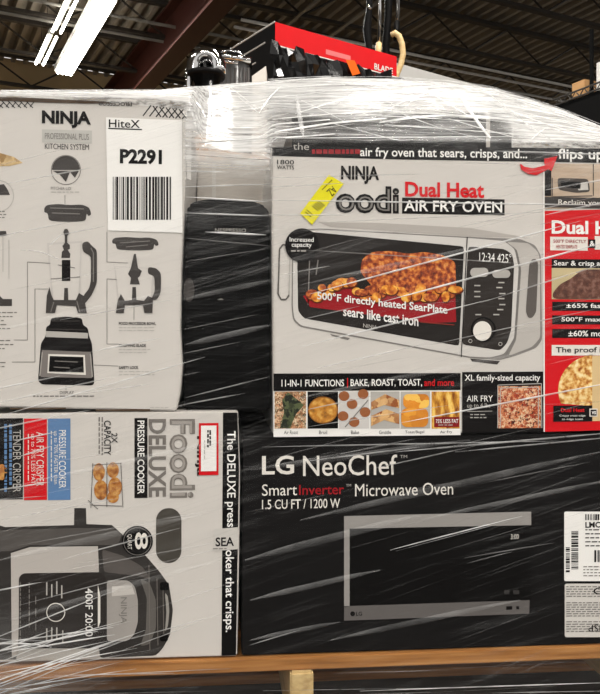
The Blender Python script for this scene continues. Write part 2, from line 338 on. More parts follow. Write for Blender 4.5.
poly('printed_chips', [(-60, 156), (0, 153), (14, 157), (23, 163), (10, 166), (-60, 168)], ramp_mat(((0.3, (150, 116, 70)), (0.6, (206, 178, 130))), 90), kb, 1)
ring('printed_ring', -2, 196, 16, 0.7, LGREY, kb, 1)
poly('printed_circle_picture', [(-14, 187), (4, 184), (8, 190), (10, 195), (-14, 195)], DGREY, kb, 1)
small_print(-40, 211, 14, 3, MGREY, kb, h=1.1); small_print(-40, 312, 18, 5, MGREY, kb, h=1.1, dy=4); small_print(-40, 340, 16, 3, MGREY, kb, h=1.1, dy=4); small_print(-40, 362, 10, 2, MGREY, kb, h=1.1, dy=4)
poly('printed_cup', [(-30, 231), (6, 231), (7, 235), (4, 236), (-30, 235)], DGREY, kb, 1); lines('printed_cup', [(3, 236, 3, 272), (9, 240, 9, 279)], 0.7, LGREY, kb, 1)
poly('printed_cup', [(-30, 296), (0, 296), (3, 299), (12, 299), (12, 306), (-30, 306)], DGREY, kb, 1)
poly('side_picture', [(187, 112), (192, 113), (191, 180), (187, 178)], WHITE, kb, 0.5)
hs = poly('barcode_sheet', [(106, 117.5), (182, 120.5), (182.5, 233), (108, 230.5)], PAPER, kb, 3)
text('HiteX', 109, 120, 140, 128, INK, hs, 4, bold=0.008); lines('underline', [(108.5, 128.6, 142, 129.8)], 1.1, INK, hs, 4)
text('P2291', 120, 149.5, 162, 164.5, BLACK, hs, 4, bold=0.042)
barcode(113, 177, 171, 220, 26, BLACK, hs, 4)
# ------------------------------------------------------------------ pressure cooker carton (lower left)
pc = empty('cooker_carton', F(80, 660, 0.2), 'white pressure cooker carton lying on its side at the lower left', 'carton')
carton('carton_body', [(-72, 415), (120, 412), (238, 411.5), (240, 470), (239, 560), (237, 656), (-72, 664.5)], 0.0, 0.42, WHITE, pc)
sb = poly('black_band', [(223, 412.5), (237.5, 412.5), (239, 470), (236, 655), (221.5, 655.6)], BLACK, pc, 1)
text('The DELUXE press', 224.5, 431, 235.5, 527, PAPER, sb, 2, rot=True, bold=0.012)
text('ooker that crisps.', 223, 543, 234, 632, PAPER, sb, 2, rot=True, bold=0.012)
st = poly('clear_sticker', [(214, 529), (238, 527), (238, 549), (213, 551)], mat((200, 196, 190), 0.4), pc, 3)
text('SEA', 215.5, 537, 234, 546, INK, st, 4, bold=0.02); small_print(213, 548, 231, 1, MGREY, st, 4, h=.9)
text('Foodi', 169.5, 419, 195, 498, mat((120, 114, 108), 0.5), pc, 2, rot=True, bold=0.03)
text('Foodi', 171.5, 421, 192, 496, mat((158, 152, 146), 0.5), pc, 3, rot=True, bold=-0.002)
text('DELUXE', 148.5, 419, 166, 497, mat((116, 111, 106), 0.5), pc, 2, rot=True, bold=0.028)
pk = rect('black_panel', 134.5, 418, 147.5, 498, INK, pc, 1); text('PRESSURE COOKER', 137.5, 420.5, 144.5, 494, PAPER, pk, 2, rot=True, bold=0.012)
text('Ninja', 195, 436, 203.5, 476, INK, pc, 2, rot=True, bold=0.03)
rs = rect('red_sticker', 199, 423, 218.5, 475, RED, pc, 3); rect('sticker_face', 201, 425.5, 216.5, 471, PAPER, rs, 4)
small_print(430, 211, 452, 2, INK, rs, 5, vertical=True, h=1.6, dy=2.2); small_print(440, 205, 466, 1, LGREY, rs, 5, vertical=True, h=.8)
text('2X', 111.5, 433, 117.5, 443, INK, pc, 2, rot=True, bold=0.015); text('CAPACITY', 104, 420.5, 111, 455, INK, pc, 2, rot=True, bold=0.015)
small_print(417, 103, 460, 2, MGREY, pc, 1, vertical=True, h=1.4, dy=3)
ROAST = ramp_mat(((0.2, (92, 48, 20)), (0.45, (168, 104, 46)), (0.7, (214, 164, 92)), (0.9, (232, 206, 150))), 120, 'noise')
for cx, cy, rx, ry in ((99, 472, 6, 9), (101, 490, 7, 10), (113, 470, 6, 8), (115, 487, 7, 10), (113, 497, 6, 6)): poly('printed_chicken', disc_pts(cx, cy, rx, ry, 16), ROAST, pc, 1.5 + cx * .001)
lines('printed_rack', [(92, 465, 122, 463), (92, 505, 122, 506), (93, 463, 91, 508), (107, 462, 107, 507), (121, 463, 123, 507), (88, 500, 98, 509)], 0.6, DGREY, pc, 3)
for nm, x0, x1, m_, lab in (('black_panel', -72, 23, INK, ''), ('red_panel', 24, 47, RED, ''), ('blue_panel', 48, 70.5, BLUE, '')):
    q = rect(nm, x0, 418.5, x1, 500, m_, pc, 1)
    if nm == 'blue_panel': text('PRESSURE COOKER', 59, 430, 66, 488, PAPER, q, 2, rot=True); text('up to 70% FASTER than', 53, 431, 58, 484, OFFW, q, 2, rot=True); small_print(431, 52, 484, 1, OFFW, q, 2, vertical=True, h=1)
    elif nm == 'red_panel': text('AIR FRY CRISPER', 36.5, 432, 44, 486, OFFW, q, 2, rot=True); text('up to 75% LESS FAT', 30, 434, 35.5, 484, OFFW, q, 2, rot=True); small_print(434, 29, 484, 1, OFFW, q, 2, vertical=True, h=1)
    else: text('TENDER CRISPER', 13, 430, 21, 492, LGREY, q, 2, rot=True); small_print(424, 12, 494, 2, BLUE, q, 2, vertical=True, h=2.6, dy=5); poly('printed_food', disc_pts(2, 472, 5, 8), ROAST, q, 2)
DG2 = mat((52, 49, 47), 0.45, var=0.15); 
poly('hand_hole', round_pts(156, 508, 181.5, 563, 12.5), mat((70, 66, 60), 0.7, var=0.25), pc, 1)
ck = poly('printed_cooker', [(-72, 520), (-10, 522), (5, 527), (74, 525), (74.5, 508), (86, 508), (86.5, 524), (112, 525), (126, 530), (146, 556), (160, 572), (169, 585), (173, 610), (170, 635), (163, 648), (156, 655.5), (100, 658), (-72, 662)], DG2, pc, 1)
poly('printed_body', [(11, 553), (30, 547), (98, 546), (99, 572), (30, 573), (20, 582), (18, 655), (12, 658)], mat((184, 178, 172), 0.4, var=.05), ck, 2)
poly('printed_body', [(18, 648), (99, 647), (100, 657), (16, 661)], LGREY, ck, 2)
poly('printed_control_panel', round_pts(19, 573, 106, 648, 7), mat((44, 40, 38), 0.4), ck, 3)
poly('printed_lid_handle', [(107, 580), (128, 580), (135, 586), (138, 600), (138, 622), (134, 635), (127, 641), (107, 641)], mat((158, 153, 148), 0.35), ck, 3); text('NINJA', 119, 597, 127, 623, MGREY, ck, 4, rot=True)
lines('printed_lid_edge', [(157, 578, 158, 645), (163, 585, 164, 640), (149, 565, 150, 650)], 0.8, mat((110, 104, 100), .4), ck, 3)
poly('printed_lid_top', [(-72, 527), (5, 530), (74, 528), (112, 528), (122, 534), (118, 545), (30, 545), (12, 551), (-72, 552)], mat((84, 80, 77), .4, var=.2, scale=30), ck, 2)
poly('printed_shoulder', [(102, 549), (124, 556), (142, 566), (152, 580), (140, 576), (104, 572)], mat((88, 83, 80), .4, var=.2, scale=30), ck, 2)
poly('printed_rim', [(140, 578), (150, 583), (156, 600), (156, 628), (150, 644), (140, 646), (146, 630), (147, 598)], mat((96, 92, 88), .35, var=.15), ck, 2.5)
poly('printed_rim', [(165, 592), (168, 596), (169.5, 610), (168, 626), (165, 632), (166.5, 612)], mat((150, 146, 140), .35), ck, 3.4)
poly('printed_handle_shine', [(112, 586), (132, 585), (135, 594), (112, 596)], mat((196, 191, 185), .35), ck, 3.5)
poly('printed_lid_clip', round_pts(160, 582, 169, 590, 2), BLACK, ck, 3.2); poly('printed_lid_clip', round_pts(160, 634, 168, 641, 2), BLACK, ck, 3.2)
poly('printed_strip', [(98, 584), (100.5, 596), (100.5, 622), (98, 628)], OFFW, ck, 4)
ring('printed_dial', 56, 612, 9.5, 0.9, OFFW, ck, 4); text('400F 20:00', 85.5, 588, 93, 636, PAPER, ck, 4, rot=True, bold=0.005)
for x, y in ((47, 582), (52, 584), (57, 581), (62, 585), (47, 628), (52, 627), (57, 627), (63, 630)): lines('printed_menu', [(x, y, x, y + 13)], 1.3, LGREY, ck, 4)
small_print(582, 30, 640, 2, MGREY, ck, 4, vertical=True, h=1, dy=9); lines('printed_menu', [(36, 596, 36, 604), (36, 608, 36, 616), (36, 620, 36, 630)], 0.9, MGREY, ck, 4)
qd = poly('printed_disc', disc_pts(137.5, 541, 15.5), BLACK, pc, 4); ring('printed_ring', 137.5, 541, 14, 0.6, MGREY, qd, 5); text('8', 135, 532, 148, 549, OFFW, qd, 5, rot=True, bold=0.01); text('QUART', 127, 534, 132, 549, OFFW, qd, 5, rot=True)
# ------------------------------------------------------------------ air fry oven carton (upper right)
ob = empty('oven_carton', F(460, 433, 0.2), 'white and red air fry oven carton with the yellow sticker', 'carton')
carton('carton_body', [(271.5, 147), (660, 147.5), (664, 429), (274, 436.5)], 0.0, 0.42, WHITE, ob)
tb = poly('top_band', [(272, 147.5), (400, 146.5), (660, 149), (660, 164), (400, 159.5), (272, 156)], BLACK, ob, 1)
text('the', 293, 143, 309, 150, LGREY, tb, 2); 
small_print(312, 149.5, 362, 1, DRED, tb, 2, h=4.5)
text('air fry oven that sears, crisps, and...', 0, 0, 0, 0, PAPER, tb, 2, bold=0.015, quad=((360, 147.4), (527, 149), (527, 161.5), (360, 159)))
text('flips up & away', 0, 0, 0, 0, PAPER, tb, 2, bold=0.015, quad=((558, 148.6), (655, 149), (655, 164), (558, 162)))
text('1800', 277, 160, 294, 164.5, INK, ob, 2, bold=0.01); text('WATTS', 277, 165.5, 294, 169.5, INK, ob, 2, bold=0.01)
text('NINJA', 341, 166, 379, 184, INK, ob, 2, bold=0.035)
text('oodi', 335.5, 186, 399, 213.5, INK, ob, 2, bold=0.04); text('oodi', 338.5, 189, 397, 211, MGREY, ob, 3, bold=-0.014)
ys = poly('yellow_sticker', [(329, 175), (343.5, 184), (312, 225), (300, 213.5)], YELL, ob, 5)
text('AZ', 0, 0, 0, 0, INK, ys, 6, quad=((337.5, 191), (332, 197), (326, 191.5), (332, 186)))
small = [(312 + i * 1.6, 206 + i * 0.4 - i * 1.6, 318 + i * 1.6 , 211 - i * 1.2) for i in range(5)]
lines('barcode', small + [(305, 212, 311, 217), (306.5, 210, 313, 215.5), (322, 190, 332, 180)], 0.8, mat((80, 76, 20), 0.5), ys, 6)
text('Dual Heat', 405, 182.5, 484, 197.5, RED, ob, 2, bold=0.03)
ab = rect('black_panel', 402, 198.5, 504.5, 214.5, INK, ob, 1); text('AIR FRY OVEN', 404, 201, 502, 212, PAPER, ab, 2, bold=0.015)
# printed oven
ov = poly('printed_oven', [(292, 250), (294, 237), (302, 229.5), (320, 228.5), (470, 237), (520, 239), (535, 245), (541, 256), (542, 340), (536, 348), (515, 356), (500, 360), (470, 358), (300, 327), (293, 320), (291.5, 306)], mat((128, 124, 120), .45), ob, 1)
poly('printed_frame', [(293.2, 250), (295, 238), (302.5, 230.7), (320, 229.7), (470, 238.2), (504, 241), (514.5, 249), (518.5, 268), (514, 338), (504, 354), (490, 357.5), (470, 356.6), (301, 325.6), (294.2, 319), (292.8, 306)], mat((206, 202, 197), .45), ov, 1.5)
poly('printed_oven_side', [(506, 242), (528, 243), (538, 252), (540, 262), (540, 338), (532, 347), (508, 356), (516, 340), (521, 270), (517, 250)], mat((186, 181, 175), 0.5, var=.1), ov, 2)
lines('printed_edge', [(516, 250, 520, 268), (520, 268, 515, 338), (515, 338, 505, 356)], 0.8, MGREY, ov, 3)
poly('printed_vent', [(529, 264), (532, 259), (536, 259), (538, 264), (536, 312), (532, 318), (528, 318), (525.5, 312)], mat((92, 86, 82), 0.5), ov, 3)
poly('printed_oven_shadow', [(318, 222), (380, 223), (470, 228), (530, 238), (470, 236.5), (330, 227)], mat((176, 170, 164), 0.5), ob, 0.8)  # shadow in the oven picture, printed as a grey shape
dr = poly('printed_door', [(297, 246), (299, 236), (306, 231.5), (464, 246.5), (459, 346), (304, 318.5), (298, 311)], mat((34, 30, 28), 0.4), ov, 2)
poly('printed_control_panel', [(468, 246.5), (504, 249), (512, 254), (514, 265), (511, 330), (507, 343), (500, 350.5), (462, 344.5)], mat((46, 41, 38), 0.4), ov, 2)
lines('printed_door_gap', [(467, 237, 461, 357)], 0.9, INK, ov, 4)
poly('printed_tray', [(303, 296), (330, 288), (455, 293), (456, 322), (430, 323), (310, 307)], DRED, dr, 3)
CHKN = ramp_mat(((0.3, (84, 28, 12)), (0.45, (150, 62, 26)), (0.56, (200, 106, 44)), (0.7, (230, 160, 80))), 150, 'noise')
POTA = ramp_mat(((0.35, (160, 70, 18)), (0.5, (226, 138, 42)), (0.62, (244, 190, 84))), 90, 'noise')
poly('printed_chicken', [(360, 272), (362, 259), (372, 252), (390, 251), (408, 254), (424, 252), (442, 255), (455, 262), (456, 292), (430, 292), (400, 294), (375, 290)], CHKN, dr, 4)
prg = random.Random(5)
DRK = mat((92, 34, 12), .5)
for i in range(30):
    u = i / 29; cx = 312 + 143 * ((i * 11) % 30) / 29; cy = 293 - 9 * math.exp(-((cx - 345) / 16) ** 2) + prg.uniform(-4, 5); rx = prg.uniform(4, 7.5); ry = prg.uniform(3.5, 5.5)
    poly('printed_potato_edge', disc_pts(cx + .6, cy + 1, rx + .5, ry + .5, 12), DRK, dr, 4.2 + .03 * i); poly('printed_potato', disc_pts(cx, cy, rx, ry, 12), POTA if i % 4 else CHKN, dr, 4.215 + .03 * i)
lines('printed_door_rail', [(310, 245, 308, 305), (318, 260, 316, 275)], 1.2, MGREY, dr, 3); lines('printed_shelf', [(420, 322, 454, 325)], 0.9, mat((140, 50, 40), .5), dr, 5)
text('500°F directly heated SearPlate', 0, 0, 0, 0, PAPER, dr, 6, bold=0.018, quad=((317, 291.5), (447, 305.5), (447, 316.5), (317, 301.5)))
text('sears like cast iron', 0, 0, 0, 0, PAPER, dr, 6, bold=0.018, quad=((343, 306.5), (418, 316), (418, 326.5), (343, 316)))
text('NINJA', 0, 0, 0, 0, LGREY, dr, 6, bold=0.01, quad=((363, 323.5), (377, 325.5), (377, 330.5), (363, 328.5)))
hd = [(288, 246), (283, 244.5), (279.5, 249), (278, 294), (281, 299.5), (286, 299.5), (289, 295)]
lines('printed_handle', [(*hd[i], *hd[i + 1]) for i in range(len(hd) - 1)], 1.5, mat((96, 92, 88), .4), ov, 3); lines('printed_handle', [(290, 248, 289, 297)], 1.2, LGREY, ov, 3)
dc = poly('printed_disc', disc_pts(302, 245.5, 17), INK, ob, 6); text('Increased', 289.5, 237.5, 313.5, 242, PAPER, dc, 7, bold=0.01); text('capacity', 291.5, 243, 311.5, 248.5, PAPER, dc, 7, bold=0.01); small_print(291, 250.5, 311, 1, LGREY, dc, 7)
text('12:34 425°', 0, 0, 0, 0, PAPER, ov, 4, quad=((479, 252), (511, 254), (511, 263.5), (479, 261.5)))
poly('printed_knob', disc_pts(482, 331, 9.2, 9.8), OFFW, ov, 4); ring('printed_knob_ring', 483, 329.5, 12.5, 1.5, BLACK, ov, 3.5)
for x0, y0, x1, y1 in ((470, 268, 488, 277), (492, 270, 510, 278)): poly('printed_button', round_pts(x0, y0, x1, y1, 4), LGREY, ov, 4)
for x, y in ((474, 285), (474, 291), (474, 296), (498, 282), (496, 287), (499, 293), (498, 298), (499, 304), (497, 309), (475, 314), (493, 314)): rect('printed_menu', x, y, x + 6, y + 1.3, LGREY, ov, 4)
ring('printed_icon', 470, 341, 2, .6, LGREY, ov, 4); ring('printed_icon', 500, 344, 2, .6, LGREY, ov, 4)
poly('printed_foot', [(470, 358.5), (500, 361), (497, 364.5), (472, 361.5)], DGREY, ob, .8); poly('printed_foot', [(330, 334), (350, 338), (348, 340), (332, 336)], MGREY, ob, .8)
# lower strip of the oven carton
fbnd = poly('functions_band', [(273.5, 373.5), (460.5, 373), (460.5, 390), (273.5, 391)], BLACK, ob, 1)
text('11-IN-1 FUNCTIONS', 281.5, 379.5, 344, 386.5, PAPER, fbnd, 2, bold=0.012); lines('printed_divider', [(347.5, 378, 347.5, 387.5)], .9, RED, fbnd, 2)
text('BAKE, ROAST, TOAST,', 350.5, 379, 422, 387, PAPER, fbnd, 2, bold=0.012); text('and more', 424, 379, 454, 386, RED, fbnd, 2, bold=0.012)
BAND2 = rect('picture_strip', 273.5, 391, 460.5, 436, PAPER, ob, 1)
PIC = [ramp_mat(((0.2, (48, 50, 36)), (0.4, (104, 80, 52)), (0.6, (196, 128, 84)), (0.85, (226, 206, 172))), 330),
       ramp_mat(((0.2, (90, 50, 20)), (0.5, (196, 130, 44)), (0.8, (238, 200, 110))), 110, 'noise'),
       mat((206, 202, 198), .5), ramp_mat(((0.2, (120, 66, 30)), (0.5, (226, 196, 160)), (0.8, (240, 226, 204))), 60),
       ramp_mat(((0.2, (150, 80, 20)), (0.5, (226, 142, 40)), (0.8, (246, 196, 90))), 40), ramp_mat(((0.35, (130, 70, 16)), (0.5, (214, 150, 50)), (0.62, (244, 206, 110))), 120, 'noise', stretch=(1, 1, .35), rot=.6)]
xs = [(274.5, 306), (307.5, 338), (339, 369), (370.5, 399.5), (400.5, 430), (431.5, 459.5)]
for i, (x0, x1) in enumerate(xs):
    p = rect('food_picture', x0, 391.5, x1, 428.5, PIC[i] if i not in (1, 3, 4) else (BLACK if i == 1 else LGREY), ob, 2)
    if i == 0: poly('printed_greens', [(288, 392), (304, 405), (296, 414), (290, 428), (280, 428), (284, 412), (282, 400)], ramp_mat(((0.3, (28, 34, 22)), (0.7, (84, 92, 60))), 120), p, 3)
    if i == 1: poly('printed_dish', disc_pts(323, 410, 14.5, 13), PIC[1], p, 3); ring('printed_dish_rim', 323, 410, 15, 1.2, mat((150, 96, 40), .5), p, 3.5, ry=13.5)
    if i == 2:
        for cx, cy in ((344, 396), (363, 394), (352, 404), (343, 416), (365, 412), (354, 422)): poly('printed_cookie', disc_pts(cx, min(cy, 423), 5.4, 5, 14), mat((152, 92, 56), .5, var=.25, scale=80), p, 3)
        lines('printed_rack', [(345, 427, 368, 400)], 1, MGREY, p, 3.5)
    if i == 3: poly('printed_slices', [(371, 402), (385, 394), (399, 400), (399, 408), (384, 405), (371, 410)], ramp_mat(((.3, (150, 84, 40)), (.7, (222, 178, 120))), 80), p, 3); poly('printed_slices', [(371, 416), (386, 409), (399, 414), (399, 424), (384, 420), (371, 426)], ramp_mat(((.3, (150, 84, 40)), (.7, (222, 178, 120))), 80), p, 3)
    if i == 4: poly('printed_toast', round_pts(403, 394, 429, 408, 5), PIC[4], p, 3); poly('printed_toast', round_pts(401, 408, 428, 427, 6), ramp_mat(((.2, (190, 100, 24)), (.8, (240, 170, 60))), 30), p, 3.4)
    if i == 5: lb = rect('printed_tag', 434, 417, 459, 427, mat((132, 24, 28), .5), p, 3); text('75% LESS FAT', 435.5, 419, 458, 423, PAPER, lb, 4, bold=.01); small_print(438, 424.5, 456, 1, LGREY, lb, 4, h=.8)
for s, x0, x1 in (('Air Roast', 284, 298), ('Broil', 319, 327), ('Bake', 351, 359), ('Griddle', 379, 391), ('Toast/Bagel', 405, 424), ('Air Fry', 440, 452)): text(s, x0, 430.5, x1, 434, INK, BAND2, 2)
xl = poly('black_panel', [(462, 372), (543, 371.5), (543.5, 431.5), (462, 433)], INK, ob, 2)
text('XL family-sized capacity', 464.5, 374.5, 540, 382.5, PAPER, xl, 3, bold=.012); text('AIR FRY', 466.5, 395.5, 492.5, 401.5, PAPER, xl, 3); text('up to 4 lbs', 467, 403, 490, 409, LGREY, xl, 3); lines('printed_divider', [(467, 411.5, 492, 411)], .6, LGREY, xl, 3); small_print(470, 414, 492, 2, LGREY, xl, 3, h=1)
ring_p = rect('food_picture', 498, 386, 540.5, 428, ramp_mat(((.2, (60, 28, 18)), (.4, (168, 60, 34)), (.6, (206, 118, 70)), (.85, (226, 196, 160))), 240), xl, 3)
lines('printed_basket', [(497.5, 385, 541, 383.5), (497.5, 385, 497.5, 428), (541, 383.5, 541.5, 428), (500, 388, 538, 387), (538, 387, 538, 428), (500, 388, 500, 428)], .8, LGREY, xl, 4)
# red column
rc = poly('red_panel', [(544, 211), (660, 208), (664, 428.5), (544.5, 431.8)], RED, ob, 1)
lines('white_edge', [(543.6, 164, 543.9, 432)], 1.2, PAPER, ob, 3.2)
kp = poly('kitchen_picture', [(544, 163.5), (660, 165), (660, 207), (544, 209)], ramp_mat(((.2, (140, 116, 94)), (.5, (184, 162, 140)), (.8, (206, 190, 172))), 14, 'noise', stretch=(.5, 1, 3)), ob, 2)
rect('printed_post', 544.5, 170, 551, 196, INK, kp, 3); poly('printed_oven', [(557, 178), (588, 179), (590, 192), (576, 193), (558, 190)], mat((70, 64, 60), .5), kp, 3); lines('printed_cabinet', [(593, 164, 593, 196), (551, 197, 592, 196), (552, 178, 552, 196)], .9, DGREY, kp, 3); poly('printed_oven_door', [(560, 181), (580, 182), (580, 189), (561, 187)], BLACK, kp, 4); poly('printed_table', [(576, 184), (587, 182), (588, 190), (578, 190.5)], SILV, kp, 4)
cb = rect('black_panel', 544.5, 198, 660, 208.5, mat((58, 54, 52), .5), ob, 3); text('Reclaim your counter space', 558, 200.5, 656, 207.5, OFFW, cb, 4)
aw = poly('red_arrow', [(519, 163), (524, 167), (533, 168.5), (544, 166), (543.5, 159), (557, 156.5), (551, 171.5), (548, 169.5), (536, 175.5), (527, 174), (521, 170)], RED, ob, 5)
text('Dual Heat', 551.5, 221, 634, 234.5, PAPER, rc, 2, bold=.03)
ws = rect('white_panel', 550, 237, 587.5, 250.5, OFFW, rc, 2); text('500°F DIRECTLY', 553, 239.5, 586, 243, DRED, ws, 3, bold=.01); text('HEATED SEARPLATE', 556, 245, 577, 248.5, DRED, ws, 3, bold=.01)
rect('white_panel', 594.5, 236.5, 655, 250, OFFW, rc, 2); an = rect('ampersand_tile', 588, 239.5, 595, 248, INK, rc, 3); text('&', 589.5, 241, 594, 246.5, PAPER, an, 4, bold=.02)
sc = rect('black_panel', 551.5, 259.5, 657, 268.5, INK, rc, 2); text('Sear & crisp at the same time', 553.5, 261, 652, 267.5, PAPER, sc, 3, bold=.012)
sp = rect('steak_picture', 551.5, 268.5, 657, 299.5, mat((196, 180, 140), .5, var=.1), rc, 2); poly('printed_steak', [(553, 292), (560, 284), (570, 279), (582, 269.5), (657, 269), (657, 299), (556, 299), (552, 297)], ramp_mat(((.2, (48, 26, 20)), (.5, (98, 58, 44)), (.85, (160, 122, 108))), 110, 'noise'), sp, 3)
for y0, y1, s, x0 in ((302, 311, '±65% faster cooking', 566), (315.5, 324.5, '500°F max cooking temp', 561), (329, 338, '±60% more even sear', 568)):
    q = rect('black_panel', 552, y0, 658, y1, INK, rc, 2); text(s, x0, y0 + 1.6, x0 + len(s) * 4.15, y1 - 1.6, PAPER, q, 3, bold=.014)
wp = rect('white_panel', 551.5, 345, 658, 355.5, OFFW, rc, 2); text('The proof is in the pizza', 555.5, 347, 652, 354, INK, wp, 3, bold=.014)
CRUST = ramp_mat(((.34, (150, 78, 26)), (.45, (206, 144, 66)), (.55, (236, 200, 130)), (.66, (246, 226, 176))), 110, 'noise')
pz = poly('printed_pizza', [(592, 356)] + disc_pts(598, 390, 40, 34, 20, 262, 155)[0:0] + [(598 + 40 * math.cos(math.radians(a)), 390 + 36 * math.sin(math.radians(a))) for a in range(262, 152, -8)] + [(592, 406)], CRUST, rc, 2)
poly('printed_pizza', [(592, 356), (658, 354), (658, 420), (592, 421)], mat((214, 186, 138), .5, var=.08), rc, 2)
pb = rect('black_panel', 553, 405.5, 592, 421.5, INK, rc, 3); text('Dual Heat', 560.5, 408, 584, 412, RED, pb, 4, bold=.02); text('Crispy crust edge', 559, 414.5, 585, 417, PAPER, pb, 4); text('to edge toast', 561.5, 418, 582.5, 420.5, PAPER, pb, 4)
vs_ = rect('versus_tile', 589, 408.5, 597, 416.5, OFFW, rc, 4); rect('versus_face', 590, 409.5, 596, 415.5, INK, vs_, 5); text('vs', 591, 411, 595.3, 414.2, PAPER, vs_, 6, bold=.02)
# ------------------------------------------------------------------ microwave carton (lower right)
mc = empty('microwave_carton', F(460, 652, 0.2), 'black microwave oven carton with two white shipping labels at the right', 'carton')
MBK = mat((25, 24, 24), 0.42, var=0.1, scale=5)
carton('carton_body', [(243, 440), (668, 431.5), (668, 641.5), (241.5, 655.5)], 0.0, 0.42, MBK, mc)
text('LG', 262, 455.5, 294, 474.5, OFFW, mc, 2, bold=.018); text('NeoChef', 303, 455, 397, 475.5, OFFW, mc, 2, bold=.004); text('TM', 400, 455, 407, 458, LGREY, mc, 2)
text('Smart', 262, 484, 297, 495.5, OFFW, mc, 2); text('Inverter', 299, 484.5, 344, 494.5, DRED, mc, 2, bold=.01); text('TM', 346, 484, 351, 486.5, LGREY, mc, 2); text('Microwave Oven', 355, 483, 453, 495.5, OFFW, mc, 2)
text('1.5 CU FT / 1200 W', 262, 499, 340, 508.5, OFFW, mc, 2, bold=.006)
STL = mat((150, 146, 142), .38, var=.05); STD = mat((98, 94, 92), .38)
mw = poly('printed_microwave', [(344, 516), (531, 511.5), (530.5, 614.5), (344, 620.5)], mat((13, 12, 12), .35), mc, 1)
poly('printed_top_trim', [(344, 516), (531, 511.5), (531, 525), (349.5, 528.5), (349.5, 606), (344, 607)], STL, mw, 2)
poly('printed_bottom_trim', [(344, 606), (529.5, 600), (529, 613.5), (344, 620.5)], STD, mw, 2)
poly('printed_logo', disc_pts(352.5, 613.5, 2.4), INK, mw, 3); text('LG', 356, 611.5, 362, 615.5, INK, mw, 3, bold=.01)
text('3:00', 510.5, 534, 518.5, 539, OFFW, mw, 3); rects('printed_buttons', [(504, 590, 509, 594), (513, 590, 519, 594)], mat((56, 54, 53), .4), mw, 3); rects('printed_buttons', [(506, 606, 512, 609.5), (516, 606, 519, 609)], INK, mw, 3)
text('ADV', 246, 466, 270, 476, mat((12, 12, 12), .5), mc, 1.5, flip=True); text('11.725', 244, 481, 282, 488, mat((14, 14, 14), .5), mc, 1.5, flip=True)
l1 = poly('shipping_label', round_pts(564, 511.5, 640, 581, 1.5), PAPER, mc, 2)
barcode(585, 514, 620, 520, 22, INK, l1, 3, seed=5); text('LMC1575', 585, 521.5, 616, 527.5, INK, l1, 3, bold=.03); small_print(585, 529, 632, 5, DGREY, l1, 3, h=1.2, dy=4)
barcode(571, 531, 578, 569, 20, INK, l1, 3, vertical=True, seed=6); barcode(565.5, 547, 569.5, 572, 14, INK, l1, 3, vertical=True, seed=8); barcode(594, 550, 630, 562, 18, INK, l1, 3, seed=9)
small_print(583, 566, 632, 4, MGREY, l1, 3, h=1, dy=3)
l2 = poly('notice_label', round_pts(564.5, 583.5, 640, 637, 2), mat((206, 202, 196), .5), mc, 2)
small_print(566, 586, 634, 5, MGREY, l2, 3, h=1, dy=2.4); small_print(566, 602, 634, 7, MGREY, l2, 3, h=1, dy=2.2); small_print(566, 621, 634, 5, MGREY, l2, 3, h=1, dy=2.4)
text('ED', 593, 587, 612, 594, INK, l2, 4, flip=True); text('NSP', 588, 624, 606, 631, INK, l2, 4, flip=True)
# ------------------------------------------------------------------ cartons in the gap
MBK.node_tree.nodes['Principled BSDF'].inputs['Specular IOR Level'].default_value = .06
cb2 = empty('coffee_carton', F(226, 411, 0.2), 'black coffee machine carton set back in the gap between the white cartons', 'carton')
BK2 = mat((13, 13, 13), .4, var=.1, scale=6)
BK2.node_tree.nodes['Principled BSDF'].inputs['Specular IOR Level'].default_value = .05
carton('carton_body', [(184, 410.5), (184, 300), (186.5, 212), (188, 205), (196, 200.5), (215, 198), (240, 199), (257, 202), (266, 206), (270, 214), (270, 410.5)], 0.03, 0.3, BK2, cb2, 0.004)
text('NESPRESSO', 215, 228.5, 246, 232, LGREY, cb2, 1, Y=.03); poly('printed_ellipse', disc_pts(189, 290, 5.5, 12), DGREY, cb2, 1, Y=.03); poly('printed_mark', [(217, 300), (221, 298), (224, 300)], MGREY, cb2, 1, Y=.03)
fl = empty('gap_shade_block', F(256, 440, 0.28), 'added dark block for the shade at the back of the gap above the microwave carton', 'carton')
abox('carton_body', F(180, 400, .43).x, F(330, 400, .43).x, .43, .54, ZD + .0005, F(250, 300, .43).z, BK2, fl, .003)  # black block added where the gap shows only shade
gc = empty('grey_carton', F(232, 195, 0.2), 'pale grey carton on top of the black coffee machine carton under milky film', 'carton')
GCM = mat((214, 206, 196), .6, var=.05)
carton('carton_body', [(197, 214), (197, 160), (267, 159), (267, 212)], 0.335, 0.09, GCM, gc)
rect('tape', 212, 162, 216, 206, OFFW, gc, 1, Y=.335)
bk = empty('black_carton', F(420, 147, 0.25), 'black carton lying on the oven carton under milky film', 'carton')
carton('carton_body', [(292, 152), (292, 116), (512, 112), (512, 152)], 0.10, 0.25, BK2, bk)
rect('tape', 486, 113, 490, 151, LGREY, bk, 1, Y=.10); rects('small_print', [(310, 126, 330, 129), (440, 126, 475, 128)], DGREY, bk, 1, Y=.10)
